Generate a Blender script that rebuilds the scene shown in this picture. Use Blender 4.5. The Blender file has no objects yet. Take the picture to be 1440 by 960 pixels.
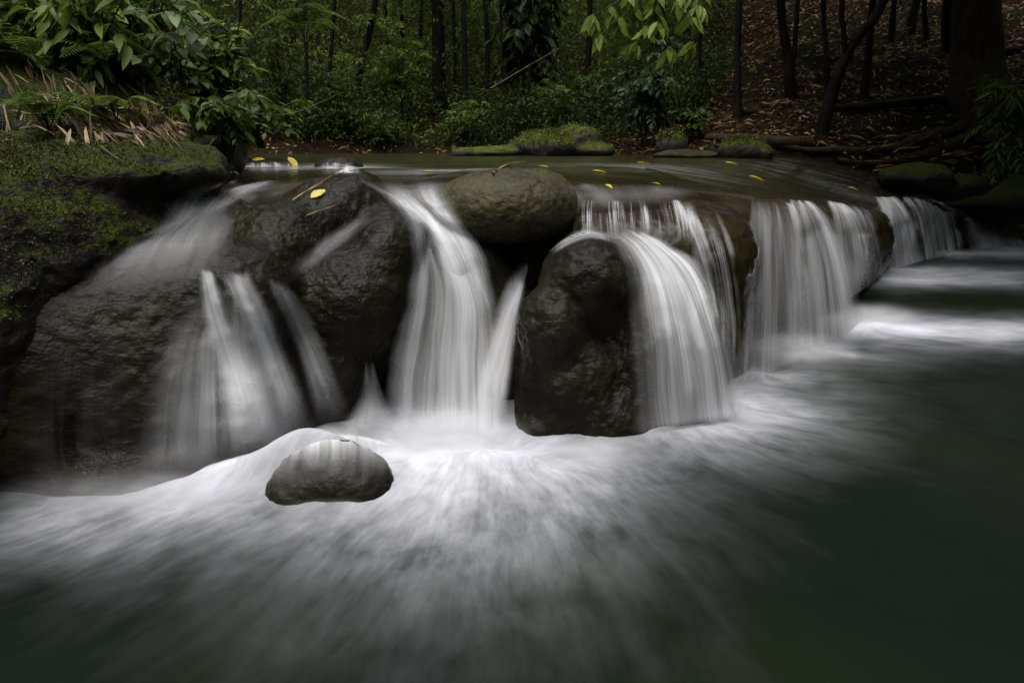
import bpy, math, random
import numpy as np
from mathutils import Vector, Matrix
from mathutils.bvhtree import BVHTree

random.seed(7)
rng = np.random.default_rng(7)
S = bpy.context.scene
COL = S.collection

# ------------------------------------------------------------------ camera, world, sun, exposure
FPX = 938.0                      # focal length in pixels of the 1440 px wide photograph
PITCH = math.radians(16.5)
CAM_H = 1.30
cam_d = bpy.data.cameras.new("camera")
cam_d.sensor_width = 36.0
cam_d.lens = 36.0 * FPX / 1440.0
cam_d.clip_start = 0.02
cam_d.clip_end = 400.0
cam = bpy.data.objects.new("camera", cam_d)
COL.objects.link(cam)
cam.location = (0, 0, CAM_H)
cam.rotation_euler = (math.pi / 2 - PITCH, 0, 0)
S.camera = cam

SUN_EL, SUN_AZ = math.radians(77), math.radians(-140)     # azimuth from +Y towards +X
world = bpy.data.worlds.new("World")
S.world = world
world.use_nodes = True
wn, wl = world.node_tree.nodes, world.node_tree.links
bg = wn["Background"]
sky = wn.new("ShaderNodeTexSky")
sky.sky_type = 'NISHITA'
sky.sun_disc = False
sky.sun_elevation = SUN_EL
sky.sun_rotation = SUN_AZ
sky.dust_density = 3.0
hsv = wn.new("ShaderNodeHueSaturation")                  # overcast: most of the blue is gone
hsv.inputs['Saturation'].default_value = 0.28
wl.new(sky.outputs[0], hsv.inputs['Color'])
wl.new(hsv.outputs[0], bg.inputs[0])
bg.inputs[1].default_value = 0.08
sun_d = bpy.data.lights.new("sun", 'SUN')
sun_d.energy = 1.0
sun_d.angle = math.radians(55)
sun_d.color = (1.0, 0.97, 0.93)
sun = bpy.data.objects.new("sun", sun_d)
COL.objects.link(sun)
sd = Vector((math.sin(SUN_AZ) * math.cos(SUN_EL), math.cos(SUN_AZ) * math.cos(SUN_EL), math.sin(SUN_EL)))
sun.rotation_euler = sd.to_track_quat('Z', 'Y').to_euler()

S.view_settings.view_transform = 'Standard'
S.view_settings.look = 'None'
S.view_settings.exposure = 1.62
S.view_settings.gamma = 1.0
S.cycles.transparent_max_bounces = 28
S.cycles.max_bounces = 7
S.cycles.diffuse_bounces = 3
S.cycles.volume_bounces = 3

# ------------------------------------------------------------------ geometry helpers
CP, SP = math.cos(PITCH), math.sin(PITCH)

def ray(px, py):
    a, b = (px - 720.0) / FPX, -(py - 480.0) / FPX
    return np.array([a, CP + b * SP, -SP + b * CP])

def at(px, py, Y):
    d = ray(px, py)
    return np.array([0, 0, CAM_H]) + d * (Y / d[1])

def onz(px, py, z=0.0):
    d = ray(px, py)
    return np.array([0, 0, CAM_H]) + d * ((z - CAM_H) / d[2])

def hash3(ix, iy, iz, seed):
    h = (ix * 374761393 + iy * 668265263 + iz * 2147483647 + seed * 1274126177) & 0xFFFFFFFF
    h = ((h ^ (h >> 13)) * 1274126177) & 0xFFFFFFFF
    h = ((h ^ (h >> 16)) * 2246822519) & 0xFFFFFFFF
    return ((h ^ (h >> 15)) & 0xFFFFFF) / float(0xFFFFFF)

def vnoise(p, seed=0):
    p = np.asarray(p, dtype=np.float64)
    i = np.floor(p).astype(np.int64)
    f = p - i
    f = f * f * f * (f * (f * 6 - 15) + 10)
    out = 0
    for dx in (0, 1):
        wx = f[..., 0] if dx else 1 - f[..., 0]
        for dy in (0, 1):
            wy = f[..., 1] if dy else 1 - f[..., 1]
            for dz in (0, 1):
                wz = f[..., 2] if dz else 1 - f[..., 2]
                out = out + wx * wy * wz * hash3(i[..., 0] + dx, i[..., 1] + dy, i[..., 2] + dz, seed)
    return out * 2 - 1

def fbm(p, octaves=4, seed=0, gain=0.5):
    p = np.asarray(p, dtype=np.float64)
    s, a, t = 0, 1.0, 0
    for o in range(octaves):
        s = s + a * vnoise(p * (2.03 ** o) + 17.3 * o, seed + o)
        t += a
        a *= gain
    return s / t

def sstep(a, b, x):
    t = np.clip((np.asarray(x, dtype=np.float64) - a) / (b - a), 0, 1)
    return t * t * (3 - 2 * t)

def mesh_np(name, verts, faces, smooth=True):
    """verts (N,3); faces: list of int arrays (M,k)"""
    me = bpy.data.meshes.new(name)
    verts = np.asarray(verts, dtype=np.float32)
    me.vertices.add(len(verts))
    me.vertices.foreach_set("co", verts.ravel())
    faces = [np.asarray(f, dtype=np.int32) for f in faces if len(f)]
    nl = sum(f.size for f in faces)
    npoly = sum(len(f) for f in faces)
    me.loops.add(nl)
    me.polygons.add(npoly)
    me.loops.foreach_set("vertex_index", np.concatenate([f.ravel() for f in faces]))
    starts, o = [], 0
    for f in faces:
        starts.append(o + np.arange(len(f)) * f.shape[1])
        o += f.size
    me.polygons.foreach_set("loop_start", np.concatenate(starts).astype(np.int32))
    if smooth:
        me.polygons.foreach_set("use_smooth", np.ones(npoly, dtype=bool))
    me.update(calc_edges=True)
    me.validate()
    return me

def tag(o, label=None, cat=None, group=None, kind=None):
    if label: o["label"] = label
    if cat: o["category"] = cat
    if group: o["group"] = group
    if kind: o["kind"] = kind
    return o

def link(name, me, mat=None, parent=None):
    o = bpy.data.objects.new(name, me)
    COL.objects.link(o)
    if mat is not None and len(me.materials) == 0:
        me.materials.append(mat)
    if parent is not None:
        o.parent = parent
        o.matrix_parent_inverse = Matrix.Translation(-Vector(parent.location))
    return o

def empty(name, loc):
    o = bpy.data.objects.new(name, None)
    COL.objects.link(o)
    o.location = Vector(loc)
    o.empty_display_size = 0.1
    return o

def fattr(me, name, vals):
    a = me.attributes.new(name, 'FLOAT', 'POINT')
    a.data.foreach_set("value", np.asarray(vals, dtype=np.float32).ravel())

def vattr(me, name, vals):
    a = me.attributes.new(name, 'FLOAT_VECTOR', 'POINT')
    a.data.foreach_set("vector", np.asarray(vals, dtype=np.float32).ravel())

def cattr(me, name, vals):
    a = me.attributes.new(name, 'FLOAT_COLOR', 'POINT')
    v = np.ones((len(vals), 4), dtype=np.float32)
    v[:, :3] = vals
    a.data.foreach_set("color", v.ravel())

def grid_faces(nu, nv):
    i = np.arange(nu * nv).reshape(nv, nu)
    return np.stack([i[:-1, :-1], i[:-1, 1:], i[1:, 1:], i[1:, :-1]], -1).reshape(-1, 4)

def spline(pts, n):
    """Catmull-Rom through pts, n samples evenly spread by chord length"""
    P = np.asarray(pts, dtype=np.float64)
    if len(P) == 2:
        t = np.linspace(0, 1, n)[:, None]
        return P[0] * (1 - t) + P[1] * t
    E = np.vstack([2 * P[0] - P[1], P, 2 * P[-1] - P[-2]])
    c = np.concatenate([[0], np.cumsum(np.linalg.norm(np.diff(P, axis=0), axis=1))])
    u = np.linspace(0, c[-1], n)
    k = np.clip(np.searchsorted(c, u, side='right') - 1, 0, len(P) - 2)
    t = ((u - c[k]) / np.maximum(c[k + 1] - c[k], 1e-9))[:, None]
    a, b, d, e = E[k], E[k + 1], E[k + 2], E[k + 3]
    return 0.5 * (2 * b + (d - a) * t + (2 * a - 5 * b + 4 * d - e) * t ** 2 + (3 * b - a - 3 * d + e) * t ** 3)

# ------------------------------------------------------------------ materials
def new_mat(name):
    m = bpy.data.materials.new(name)
    m.use_nodes = True
    nt = m.node_tree
    nt.nodes.clear()
    out = nt.nodes.new("ShaderNodeOutputMaterial")
    return m, nt, out

def N(nt, typ, **kw):
    n = nt.nodes.new(typ)
    for k, v in kw.items():
        if k.startswith("i_"):
            n.inputs[k[2:].replace("_", " ")].default_value = v
        else:
            setattr(n, k, v)
    return n

def noise(nt, vec, scale, detail=4, rough=0.55, dist=0.0):
    n = N(nt, "ShaderNodeTexNoise")
    n.inputs["Scale"].default_value = scale
    n.inputs["Detail"].default_value = detail
    n.inputs["Roughness"].default_value = rough
    n.inputs["Distortion"].default_value = dist
    if vec is not None:
        nt.links.new(vec, n.inputs["Vector"])
    return n.outputs["Fac"]

def ramp(nt, fac, stops):
    r = N(nt, "ShaderNodeValToRGB")
    cr = r.color_ramp
    while len(cr.elements) < len(stops):
        cr.elements.new(0.5)
    for e, (p, c) in zip(cr.elements, stops):
        e.position = p
        e.color = (c[0], c[1], c[2], 1) if not isinstance(c, (int, float)) else (c, c, c, 1)
    nt.links.new(fac, r.inputs[0])
    return r.outputs[0]

def mth(nt, op, a, b=None, clamp=False):
    n = N(nt, "ShaderNodeMath", operation=op)
    n.use_clamp = clamp
    for k, v in enumerate((a, b)):
        if v is None: continue
        if isinstance(v, (int, float)): n.inputs[k].default_value = v
        else: nt.links.new(v, n.inputs[k])
    return n.outputs[0]

def maprange(nt, v, a, b, c=0.0, d=1.0):
    n = N(nt, "ShaderNodeMapRange", interpolation_type='SMOOTHSTEP')
    nt.links.new(v, n.inputs[0])
    for k, x in zip((1, 2, 3, 4), (a, b, c, d)): n.inputs[k].default_value = x
    return n.outputs[0]

def mixc(nt, fac, a, b):
    n = N(nt, "ShaderNodeMix", data_type='RGBA')
    if isinstance(fac, (int, float)): n.inputs[0].default_value = fac
    else: nt.links.new(fac, n.inputs[0])
    for k, v in ((6, a), (7, b)):
        if isinstance(v, tuple): n.inputs[k].default_value = (*v, 1)
        else: nt.links.new(v, n.inputs[k])
    return n.outputs[2]

def geo_pos(nt):
    g = N(nt, "ShaderNodeNewGeometry")
    return g.outputs["Position"], g.outputs["Normal"]

def mapping(nt, vec, scale):
    m = N(nt, "ShaderNodeMapping")
    m.inputs["Scale"].default_value = scale
    nt.links.new(vec, m.inputs[0])
    return m.outputs[0]

def rock_mat(name, dark, light, moss=0.0, rough=(0.2, 0.5), bump=1.0, mossy_low=0.35, film=0.0, mg=1.0):
    m, nt, out = new_mat(name)
    L = nt.links
    pos, nor = geo_pos(nt)
    p = N(nt, "ShaderNodeBsdfPrincipled")
    n_big = noise(nt, pos, 3.0, 5, 0.6)
    n_mid = noise(nt, pos, 14.0, 5, 0.6, 0.4)
    n_rip = noise(nt, mapping(nt, pos, (38, 38, 70)), 1.0, 4, 0.55, 0.6)
    n_fine = noise(nt, pos, 170.0, 4, 0.65)
    c = mixc(nt, maprange(nt, n_big, 0.32, 0.68), dark, light)
    c = mixc(nt, maprange(nt, n_mid, 0.5, 0.75, 0, 0.65), c, tuple(x * 0.45 for x in dark))
    c = mixc(nt, maprange(nt, n_fine, 0.55, 0.8, 0, 0.45), c, tuple(min(1, x * 1.7) for x in light))
    n_ol = noise(nt, mapping(nt, pos, (1.3, 1.3, 0.6)), 2.3, 3, 0.6)
    c = mixc(nt, maprange(nt, n_ol, 0.5, 0.72, 0, 0.4), c, (0.026, 0.022, 0.005))       # algae film
    rg = maprange(nt, n_mid, 0.35, 0.65, rough[0], rough[1])
    if moss > 0:
        sx = N(nt, "ShaderNodeSeparateXYZ"); L.new(nor, sx.inputs[0])
        n_mo = noise(nt, pos, 5.0, 6, 0.65)
        n_mo2 = noise(nt, pos, 60.0, 3, 0.6)
        a = mth(nt, 'ADD', sx.outputs[2], mth(nt, 'MULTIPLY', mth(nt, 'SUBTRACT', n_mo, 0.5), 2.4))
        mf = maprange(nt, a, mossy_low, mossy_low + 0.35, 0, moss)
        mc = mixc(nt, maprange(nt, n_mo2, 0.35, 0.7), tuple(mg * q for q in (0.010, 0.014, 0.002)), tuple(mg * q for q in (0.052, 0.064, 0.007)))
        n_mo3 = noise(nt, pos, 9.0, 3, 0.6)
        mc = mixc(nt, maprange(nt, n_mo3, 0.42, 0.68), mc, (0.03, 0.04, 0.008))
        c = mixc(nt, mf, c, mc)
        rg = mth(nt, 'ADD', rg, mth(nt, 'MULTIPLY', mf, 0.5), True)
    L.new(c, p.inputs["Base Color"])
    L.new(rg, p.inputs["Roughness"])
    p.inputs["Specular IOR Level"].default_value = 0.085
    h = mth(nt, 'ADD', mth(nt, 'MULTIPLY', n_rip, 0.7), mth(nt, 'MULTIPLY', n_fine, 0.14))
    h = mth(nt, 'ADD', h, mth(nt, 'MULTIPLY', n_mid, 1.2))
    if moss > 0:
        h = mth(nt, 'ADD', h, mth(nt, 'MULTIPLY', mth(nt, 'MULTIPLY', n_mo2, mf), 1.6))
    b = N(nt, "ShaderNodeBump")
    b.inputs["Strength"].default_value = 0.50 * bump
    b.inputs["Distance"].default_value = 0.016
    L.new(h, b.inputs["Height"])
    L.new(b.outputs[0], p.inputs["Normal"])
    if film > 0:
        p.inputs["Coat Weight"].default_value = film
        p.inputs["Coat Roughness"].default_value = 0.22
    L.new(p.outputs[0], out.inputs[0])
    return m

M = {}
M['rock'] = rock_mat("wet_rock", (0.0062, 0.0056, 0.0036), (0.0175, 0.016, 0.0098), 0.0, (0.06, 0.22), 1.1)
M['rock_pale'] = rock_mat("wet_pale_rock", (0.028, 0.024, 0.012), (0.062, 0.056, 0.030), 0.2, (0.22, 0.5), 1.3, 1.0)
M['rock_film'] = rock_mat("flowing_wet_rock", (0.012, 0.009, 0.004), (0.028, 0.022, 0.009), 0.0, (0.14, 0.3), 0.4, film=0.15)
M['rock_moss'] = rock_mat("mossy_rock", (0.008, 0.007, 0.006), (0.020, 0.018, 0.015), 0.95, (0.25, 0.55), 1.4, 0.32)
M['rock_moss2'] = rock_mat("mossy_stone", (0.03, 0.027, 0.023), (0.08, 0.074, 0.062), 0.95, (0.4, 0.7), 1.2, 0.25, mg=2.4)
M['rock_flat'] = rock_mat("glossy_wet_rock", (0.010, 0.009, 0.007), (0.024, 0.022, 0.017), 0.0, (0.10, 0.26), 1.3)

def leaf_mat(name, transl=0.38, rough=0.45, spec=0.2):
    m, nt, out = new_mat(name)
    L = nt.links
    at_ = N(nt, "ShaderNodeAttribute", attribute_name="tint")
    p = N(nt, "ShaderNodeBsdfPrincipled")
    pos, nor = geo_pos(nt)
    n = noise(nt, pos, 60.0, 2)
    c = mixc(nt, maprange(nt, n, 0.3, 0.7, 0, 0.35), at_.outputs["Color"], (0.03, 0.035, 0.012))
    L.new(c, p.inputs["Base Color"])
    p.inputs["Roughness"].default_value = rough
    p.inputs["Specular IOR Level"].default_value = spec
    t = N(nt, "ShaderNodeBsdfTranslucent")
    L.new(c, t.inputs[0])
    mx = N(nt, "ShaderNodeMixShader")
    mx.inputs[0].default_value = transl
    L.new(p.outputs[0], mx.inputs[1]); L.new(t.outputs[0], mx.inputs[2])
    L.new(mx.outputs[0], out.inputs[0])
    return m

M['leaf'] = leaf_mat("leaf_green")
M['leaf_dry'] = leaf_mat("leaf_dry", 0.1, 0.6, 0.3)
M['leaf_yellow'] = leaf_mat("leaf_yellow", 0.15, 0.35, 0.5)

def bark_mat(name, a, b, moss=0.3):
    m, nt, out = new_mat(name)
    L = nt.links
    pos, nor = geo_pos(nt)
    p = N(nt, "ShaderNodeBsdfPrincipled")
    n1 = noise(nt, mapping(nt, pos, (30, 30, 5)), 1.0, 5, 0.6, 0.5)
    n2 = noise(nt, pos, 4.0, 4)
    n3 = noise(nt, pos, 2.0, 4)
    c = mixc(nt, maprange(nt, n1, 0.35, 0.65), a, b)
    c = mixc(nt, maprange(nt, n2, 0.5, 0.7, 0, 0.5), c, tuple(min(1, x * 1.6) for x in b))
    c = mixc(nt, maprange(nt, n3, 0.5, 0.65, 0, moss), c, (0.035, 0.042, 0.01))
    L.new(c, p.inputs["Base Color"])
    p.inputs["Roughness"].default_value = 0.8
    p.inputs["Specular IOR Level"].default_value = 0.12
    bp = N(nt, "ShaderNodeBump")
    bp.inputs["Strength"].default_value = 0.9
    bp.inputs["Distance"].default_value = 0.02
    L.new(n1, bp.inputs["Height"]); L.new(bp.outputs[0], p.inputs["Normal"])
    L.new(p.outputs[0], out.inputs[0])
    return m

M['bark'] = bark_mat("bark_dark", (0.006, 0.005, 0.004), (0.019, 0.015, 0.011))
M['bark_brown'] = bark_mat("bark_brown", (0.024, 0.015, 0.008), (0.066, 0.043, 0.022), 0.3)
M['twig'] = bark_mat("twig_bark", (0.04, 0.032, 0.02), (0.12, 0.095, 0.06), 0.1)
M['straw'] = bark_mat("dry_straw", (0.16, 0.10, 0.045), (0.32, 0.22, 0.11), 0.0)
M['stem'] = bark_mat("green_stem", (0.03, 0.035, 0.014), (0.06, 0.065, 0.025), 0.2)

def ground_mat():
    m, nt, out = new_mat("forest_floor")
    L = nt.links
    pos, nor = geo_pos(nt)
    p = N(nt, "ShaderNodeBsdfPrincipled")
    n1 = noise(nt, pos, 0.9, 4)
    n2 = noise(nt, pos, 22.0, 5, 0.7)
    n3 = noise(nt, pos, 5.0, 5, 0.6)
    c = mixc(nt, maprange(nt, n2, 0.35, 0.65), (0.008, 0.0055, 0.003), (0.034, 0.021, 0.009))
    c = mixc(nt, maprange(nt, n3, 0.5, 0.7, 0, 0.7), c, (0.016, 0.012, 0.008))
    c = mixc(nt, maprange(nt, n1, 0.5, 0.66, 0, 0.6), c, (0.022, 0.028, 0.008))
    L.new(c, p.inputs["Base Color"])
    p.inputs["Roughness"].default_value = 0.9
    p.inputs["Specular IOR Level"].default_value = 0.08
    bp = N(nt, "ShaderNodeBump")
    bp.inputs["Distance"].default_value = 0.05
    L.new(n2, bp.inputs["Height"]); L.new(bp.outputs[0], p.inputs["Normal"])
    L.new(p.outputs[0], out.inputs[0])
    return m
M['ground'] = ground_mat()

def veil_mat():
    """falling water smoothed by time: white strands over a see-through film; env = how much water there is"""
    m, nt, out = new_mat("falling_water")
    L = nt.links
    uv = N(nt, "ShaderNodeAttribute", attribute_name="flow").outputs["Vector"]
    env = N(nt, "ShaderNodeAttribute", attribute_name="env").outputs["Fac"]
    con = N(nt, "ShaderNodeAttribute", attribute_name="strand").outputs["Fac"]
    wv = noise(nt, mapping(nt, uv, (5, 1.5, 1)), 1.0, 2)
    sh = N(nt, "ShaderNodeCombineXYZ"); L.new(mth(nt, 'MULTIPLY', mth(nt, 'SUBTRACT', wv, 0.5), 0.06), sh.inputs[0])
    va = N(nt, "ShaderNodeVectorMath", operation='ADD'); L.new(uv, va.inputs[0]); L.new(sh.outputs[0], va.inputs[1]); uv = va.outputs[0]
    n1 = noise(nt, mapping(nt, uv, (20, 0.7, 1)), 1.0, 3, 0.5)
    n2 = noise(nt, mapping(nt, uv, (70, 1.2, 1)), 1.0, 2, 0.5)
    n3 = noise(nt, mapping(nt, uv, (7, 0.7, 1)), 1.0, 2, 0.5)
    s = mth(nt, 'ADD', mth(nt, 'MULTIPLY', n1, 0.34), mth(nt, 'MULTIPLY', n2, 0.20))
    s = mth(nt, 'ADD', s, mth(nt, 'MULTIPLY', n3, 0.46))
    s = maprange(nt, s, 0.30, 0.72, 0.0, 1.3)
    k = N(nt, "ShaderNodeMix", data_type='FLOAT')
    L.new(con, k.inputs[0]); k.inputs[2].default_value = 0.75; L.new(s, k.inputs[3])
    gap = N(nt, "ShaderNodeAttribute", attribute_name="gap").outputs["Fac"]
    kk = mth(nt, 'MAXIMUM', mth(nt, 'SUBTRACT', k.outputs[0], gap), 0.0)
    a = mth(nt, 'MULTIPLY', env, kk, True)
    d = N(nt, "ShaderNodeBsdfDiffuse"); d.inputs[0].default_value = (0.83, 0.835, 0.85, 1)
    t = N(nt, "ShaderNodeBsdfTranslucent"); t.inputs[0].default_value = (0.83, 0.835, 0.85, 1)
    mx = N(nt, "ShaderNodeMixShader"); mx.inputs[0].default_value = 0.4
    L.new(d.outputs[0], mx.inputs[1]); L.new(t.outputs[0], mx.inputs[2])
    tr = N(nt, "ShaderNodeBsdfTransparent")
    m2 = N(nt, "ShaderNodeMixShader")
    L.new(a, m2.inputs[0]); L.new(tr.outputs[0], m2.inputs[1]); L.new(mx.outputs[0], m2.inputs[2])
    L.new(m2.outputs[0], out.inputs[0])
    return m
M['veil'] = veil_mat()

def pool_mat():
    m, nt, out = new_mat("pool_water")
    L = nt.links
    fl = N(nt, "ShaderNodeAttribute", attribute_name="flow").outputs["Vector"]
    fo = N(nt, "ShaderNodeAttribute", attribute_name="foam").outputs["Fac"]
    pos, nor = geo_pos(nt)
    n1 = noise(nt, mapping(nt, fl, (0.42, 0.9, 1)), 1.0, 5, 0.6, 0.25)
    n2 = noise(nt, mapping(nt, fl, (0.7, 3.4, 1)), 1.0, 4, 0.6, 0.2)
    n3 = noise(nt, pos, 2.4, 5, 0.62, 0.5)
    s = mth(nt, 'ADD', mth(nt, 'MULTIPLY', n1, 0.40), mth(nt, 'MULTIPLY', n2, 0.18))
    s = mth(nt, 'ADD', s, mth(nt, 'MULTIPLY', n3, 0.42))
    s = mth(nt, 'MULTIPLY', mth(nt, 'SUBTRACT', s, 0.5), 2.6)
    w = mth(nt, 'ADD', fo, mth(nt, 'MULTIPLY', s, maprange(nt, fo, 0.0, 0.4, 0.065, 0.58)))
    f = mth(nt, 'MULTIPLY', mth(nt, 'POWER', mth(nt, 'MAXIMUM', mth(nt, 'SUBTRACT', w, 0.022), 0.0), 1.3), 0.83, True)
    f = mth(nt, 'MINIMUM', f, 0.86)
    p = N(nt, "ShaderNodeBsdfPrincipled")
    n4 = noise(nt, pos, 0.8, 3)
    c = mixc(nt, maprange(nt, n4, 0.35, 0.65), (0.0055, 0.0082, 0.0062), (0.0075, 0.0112, 0.0055))
    L.new(c, p.inputs["Base Color"])
    p.inputs["Roughness"].default_value = 0.28
    p.inputs["Specular IOR Level"].default_value = 0.06
    p.inputs["IOR"].default_value = 1.33
    bp = N(nt, "ShaderNodeBump"); bp.inputs["Strength"].default_value = 0.2; bp.inputs["Distance"].default_value = 0.03
    L.new(n1, bp.inputs["Height"]); L.new(bp.outputs[0], p.inputs["Normal"])
    d = N(nt, "ShaderNodeBsdfDiffuse"); d.inputs[0].default_value = (0.77, 0.775, 0.83, 1)
    mx = N(nt, "ShaderNodeMixShader")
    L.new(f, mx.inputs[0]); L.new(p.outputs[0], mx.inputs[1]); L.new(d.outputs[0], mx.inputs[2])
    L.new(mx.outputs[0], out.inputs[0])
    return m
M['pool'] = pool_mat()

def upper_mat():
    m, nt, out = new_mat("stream_water")
    L = nt.links
    al = N(nt, "ShaderNodeAttribute", attribute_name="depth").outputs["Fac"]
    fo = N(nt, "ShaderNodeAttribute", attribute_name="foam").outputs["Fac"]
    pos, nor = geo_pos(nt)
    n1 = noise(nt, mapping(nt, pos, (1.2, 4.5, 1)), 1.0, 4, 0.55, 0.3)
    p = N(nt, "ShaderNodeBsdfPrincipled")
    c = mixc(nt, maprange(nt, n1, 0.35, 0.65), (0.020, 0.021, 0.009), (0.038, 0.036, 0.016))
    c = mixc(nt, mth(nt, 'MULTIPLY', fo, maprange(nt, n1, 0.3, 0.7), True), c, (0.7, 0.7, 0.72))  # whitened for riffle foam and painted reflections
    L.new(c, p.inputs["Base Color"])
    p.inputs["Roughness"].default_value = 0.14
    p.inputs["IOR"].default_value = 1.33
    bp = N(nt, "ShaderNodeBump"); bp.inputs["Strength"].default_value = 0.7; bp.inputs["Distance"].default_value = 0.05
    L.new(n1, bp.inputs["Height"]); L.new(bp.outputs[0], p.inputs["Normal"])
    tr = N(nt, "ShaderNodeBsdfTransparent")
    mx = N(nt, "ShaderNodeMixShader")
    L.new(al, mx.inputs[0]); L.new(tr.outputs[0], mx.inputs[1]); L.new(p.outputs[0], mx.inputs[2])
    L.new(mx.outputs[0], out.inputs[0])
    return m
M['upper'] = upper_mat()

# ------------------------------------------------------------------ line of the dam (lip of all the falls)
LIP_L = [(60, 262, 3.3), (180, 262, 3.62), (255, 262, 3.85), (330, 262, 4.05), (430, 254, 4.3), (520, 257, 4.25), (570, 259, 4.05), (640, 254, 4.1), (700, 252, 4.1), (780, 258, 4.05), (880, 262, 4.1)]
LIP_PX = LIP_L + [(985, 268, 4.4), (1060, 276, 4.5), (1105, 281, 4.75), (1145, 284, 5.15), (1185, 287, 5.65), (1213, 292, 6.5), (1234, 288, 7.15), (1258, 279, 7.6),
          (1296, 280, 8.3), (1336, 292, 8.8), (1370, 303, 9.2), (1450, 308, 9.8), (1600, 300, 10.6)]
lip = spline([at(*p) for p in LIP_PX], 460)
DAM = np.vstack([[(-9, 1.0, 1.1), (-4, 2.4, 1.1)], lip[::4], [(13, 12.0, 1.0), (30, 25, 1)]])

def dam_dist(x, y):
    best = np.full(x.shape, 1e9); ez = np.zeros(x.shape); sg = np.zeros(x.shape)
    for i in range(len(DAM) - 1):
        a, b = DAM[i], DAM[i + 1]
        ex, ey = b[0] - a[0], b[1] - a[1]
        t = np.clip(((x - a[0]) * ex + (y - a[1]) * ey) / (ex * ex + ey * ey + 1e-12), 0, 1)
        d = np.hypot(x - a[0] - ex * t, y - a[1] - ey * t)
        m_ = d < best
        best = np.where(m_, d, best); ez = np.where(m_, a[2] + (b[2] - a[2]) * t, ez)
        sg = np.where(m_, ex * (y - a[1]) - ey * (x - a[0]), sg)
    return np.where(sg > 0, best, -best), ez

# ------------------------------------------------------------------ ground sheet
UP = 1.12                                                  # level of the stream above the falls
POOLS = np.array([(-1.9, 3.2), (-2.3, 5), (-3.3, 8), (-5.2, 12.4), (-1.1, 13.5), (1.7, 11.4), (3.4, 9.4), (4.7, 9.3), (6.0, 9.3),
                  (7.4, 9.4), (9.5, 8.9), (13, 7.0), (15, 0), (15, -7), (-4.5, -7), (-3.4, 0), (-2.8, 2), (-2.2, 2.9)])

def poly_dist(P, x, y):
    d = np.full(x.shape, 1e9)
    inside = np.zeros(x.shape, bool)
    n = len(P)
    for i in range(n):
        ax, ay = P[i]; bx, by = P[(i + 1) % n]
        ex, ey = bx - ax, by - ay
        t = np.clip(((x - ax) * ex + (y - ay) * ey) / (ex * ex + ey * ey), 0, 1)
        d = np.minimum(d, np.hypot(x - ax - ex * t, y - ay - ey * t))
        c = ((ay > y) != (by > y)) & (x < (bx - ax) * (y - ay) / (by - ay + 1e-12) + ax)
        inside ^= c
    return np.where(inside, -d, d)

def ground_h(x, y):
    x = np.asarray(x, float); y = np.asarray(y, float)
    d = poly_dist(POOLS, x, y)
    dm, _ = dam_dist(x, y)
    lvl = UP * sstep(0.25, 1.3, dm)
    ang = np.arctan2(x, np.maximum(y, 0.01))
    right = sstep(0.12, 0.40, ang)
    left = sstep(-0.15, -0.42, ang)
    slope = 0.24 + 0.17 * right + 0.30 * left
    out = np.maximum(d, 0)
    h = lvl - 0.05 + slope * out + 0.16 * np.maximum(out - 7, 0) * (1 - right)
    h = h + 0.14 * (1 - np.exp(-out * 6)) * (0.6 + right)
    p3 = np.stack([x, y, 0 * x], -1)
    h = h + fbm(p3 * 0.55, 4, 5) * 0.45 * sstep(0, 3, out) + fbm(p3 * 2.2, 3, 9) * 0.12 * sstep(0, 0.6, out)
    return np.where(d < 0, lvl - 0.05 - np.minimum(0.75, -d * 1.2), h)

gx = np.concatenate([np.linspace(-90, -12, 24), np.linspace(-11.8, 14, 260), np.linspace(14.5, 95, 12)])
gy = np.concatenate([np.linspace(-60, -3, 14), np.linspace(-2.5, 24, 260), np.linspace(24.5, 130, 34)])
GX, GY = np.meshgrid(gx, gy)
GZ = ground_h(GX, GY)
g_me = mesh_np("ground", np.stack([GX, GY, GZ], -1).reshape(-1, 3), [grid_faces(len(gx), len(gy))])
tag(link("ground", g_me, M['ground']), "brown forest floor rising from the stream", "ground", kind="structure")
g_bvh = BVHTree.FromPolygons([tuple(v) for v in np.stack([GX, GY, GZ], -1).reshape(-1, 3)], grid_faces(len(gx), len(gy)).tolist())

def on_ground(px, py, fallback=16.0):
    d = Vector(ray(px, py)).normalized()
    hit = g_bvh.ray_cast(Vector((0, 0, CAM_H)), d)
    o = Vector((0, 0, CAM_H))
    h = hit[0]
    while h is not None and poly_dist(POOLS, np.array([h.x]), np.array([h.y]))[0] < 0.0:
        hit = g_bvh.ray_cast(h + d * 0.05, d); h = hit[0]
    if h is None:
        return at(px, py, fallback)
    return np.array(h)

def gz(x, y):
    return float(ground_h(np.array([x]), np.array([y]))[0])

# ------------------------------------------------------------------ rocks
def ico(sub):
    import bmesh
    bm = bmesh.new()
    bmesh.ops.create_icosphere(bm, subdivisions=sub, radius=1.0)
    v = np.array([x.co[:] for x in bm.verts]); f = np.array([[q.index for q in p.verts] for p in bm.faces])
    bm.free()
    return v, f
ICO = {}

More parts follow.
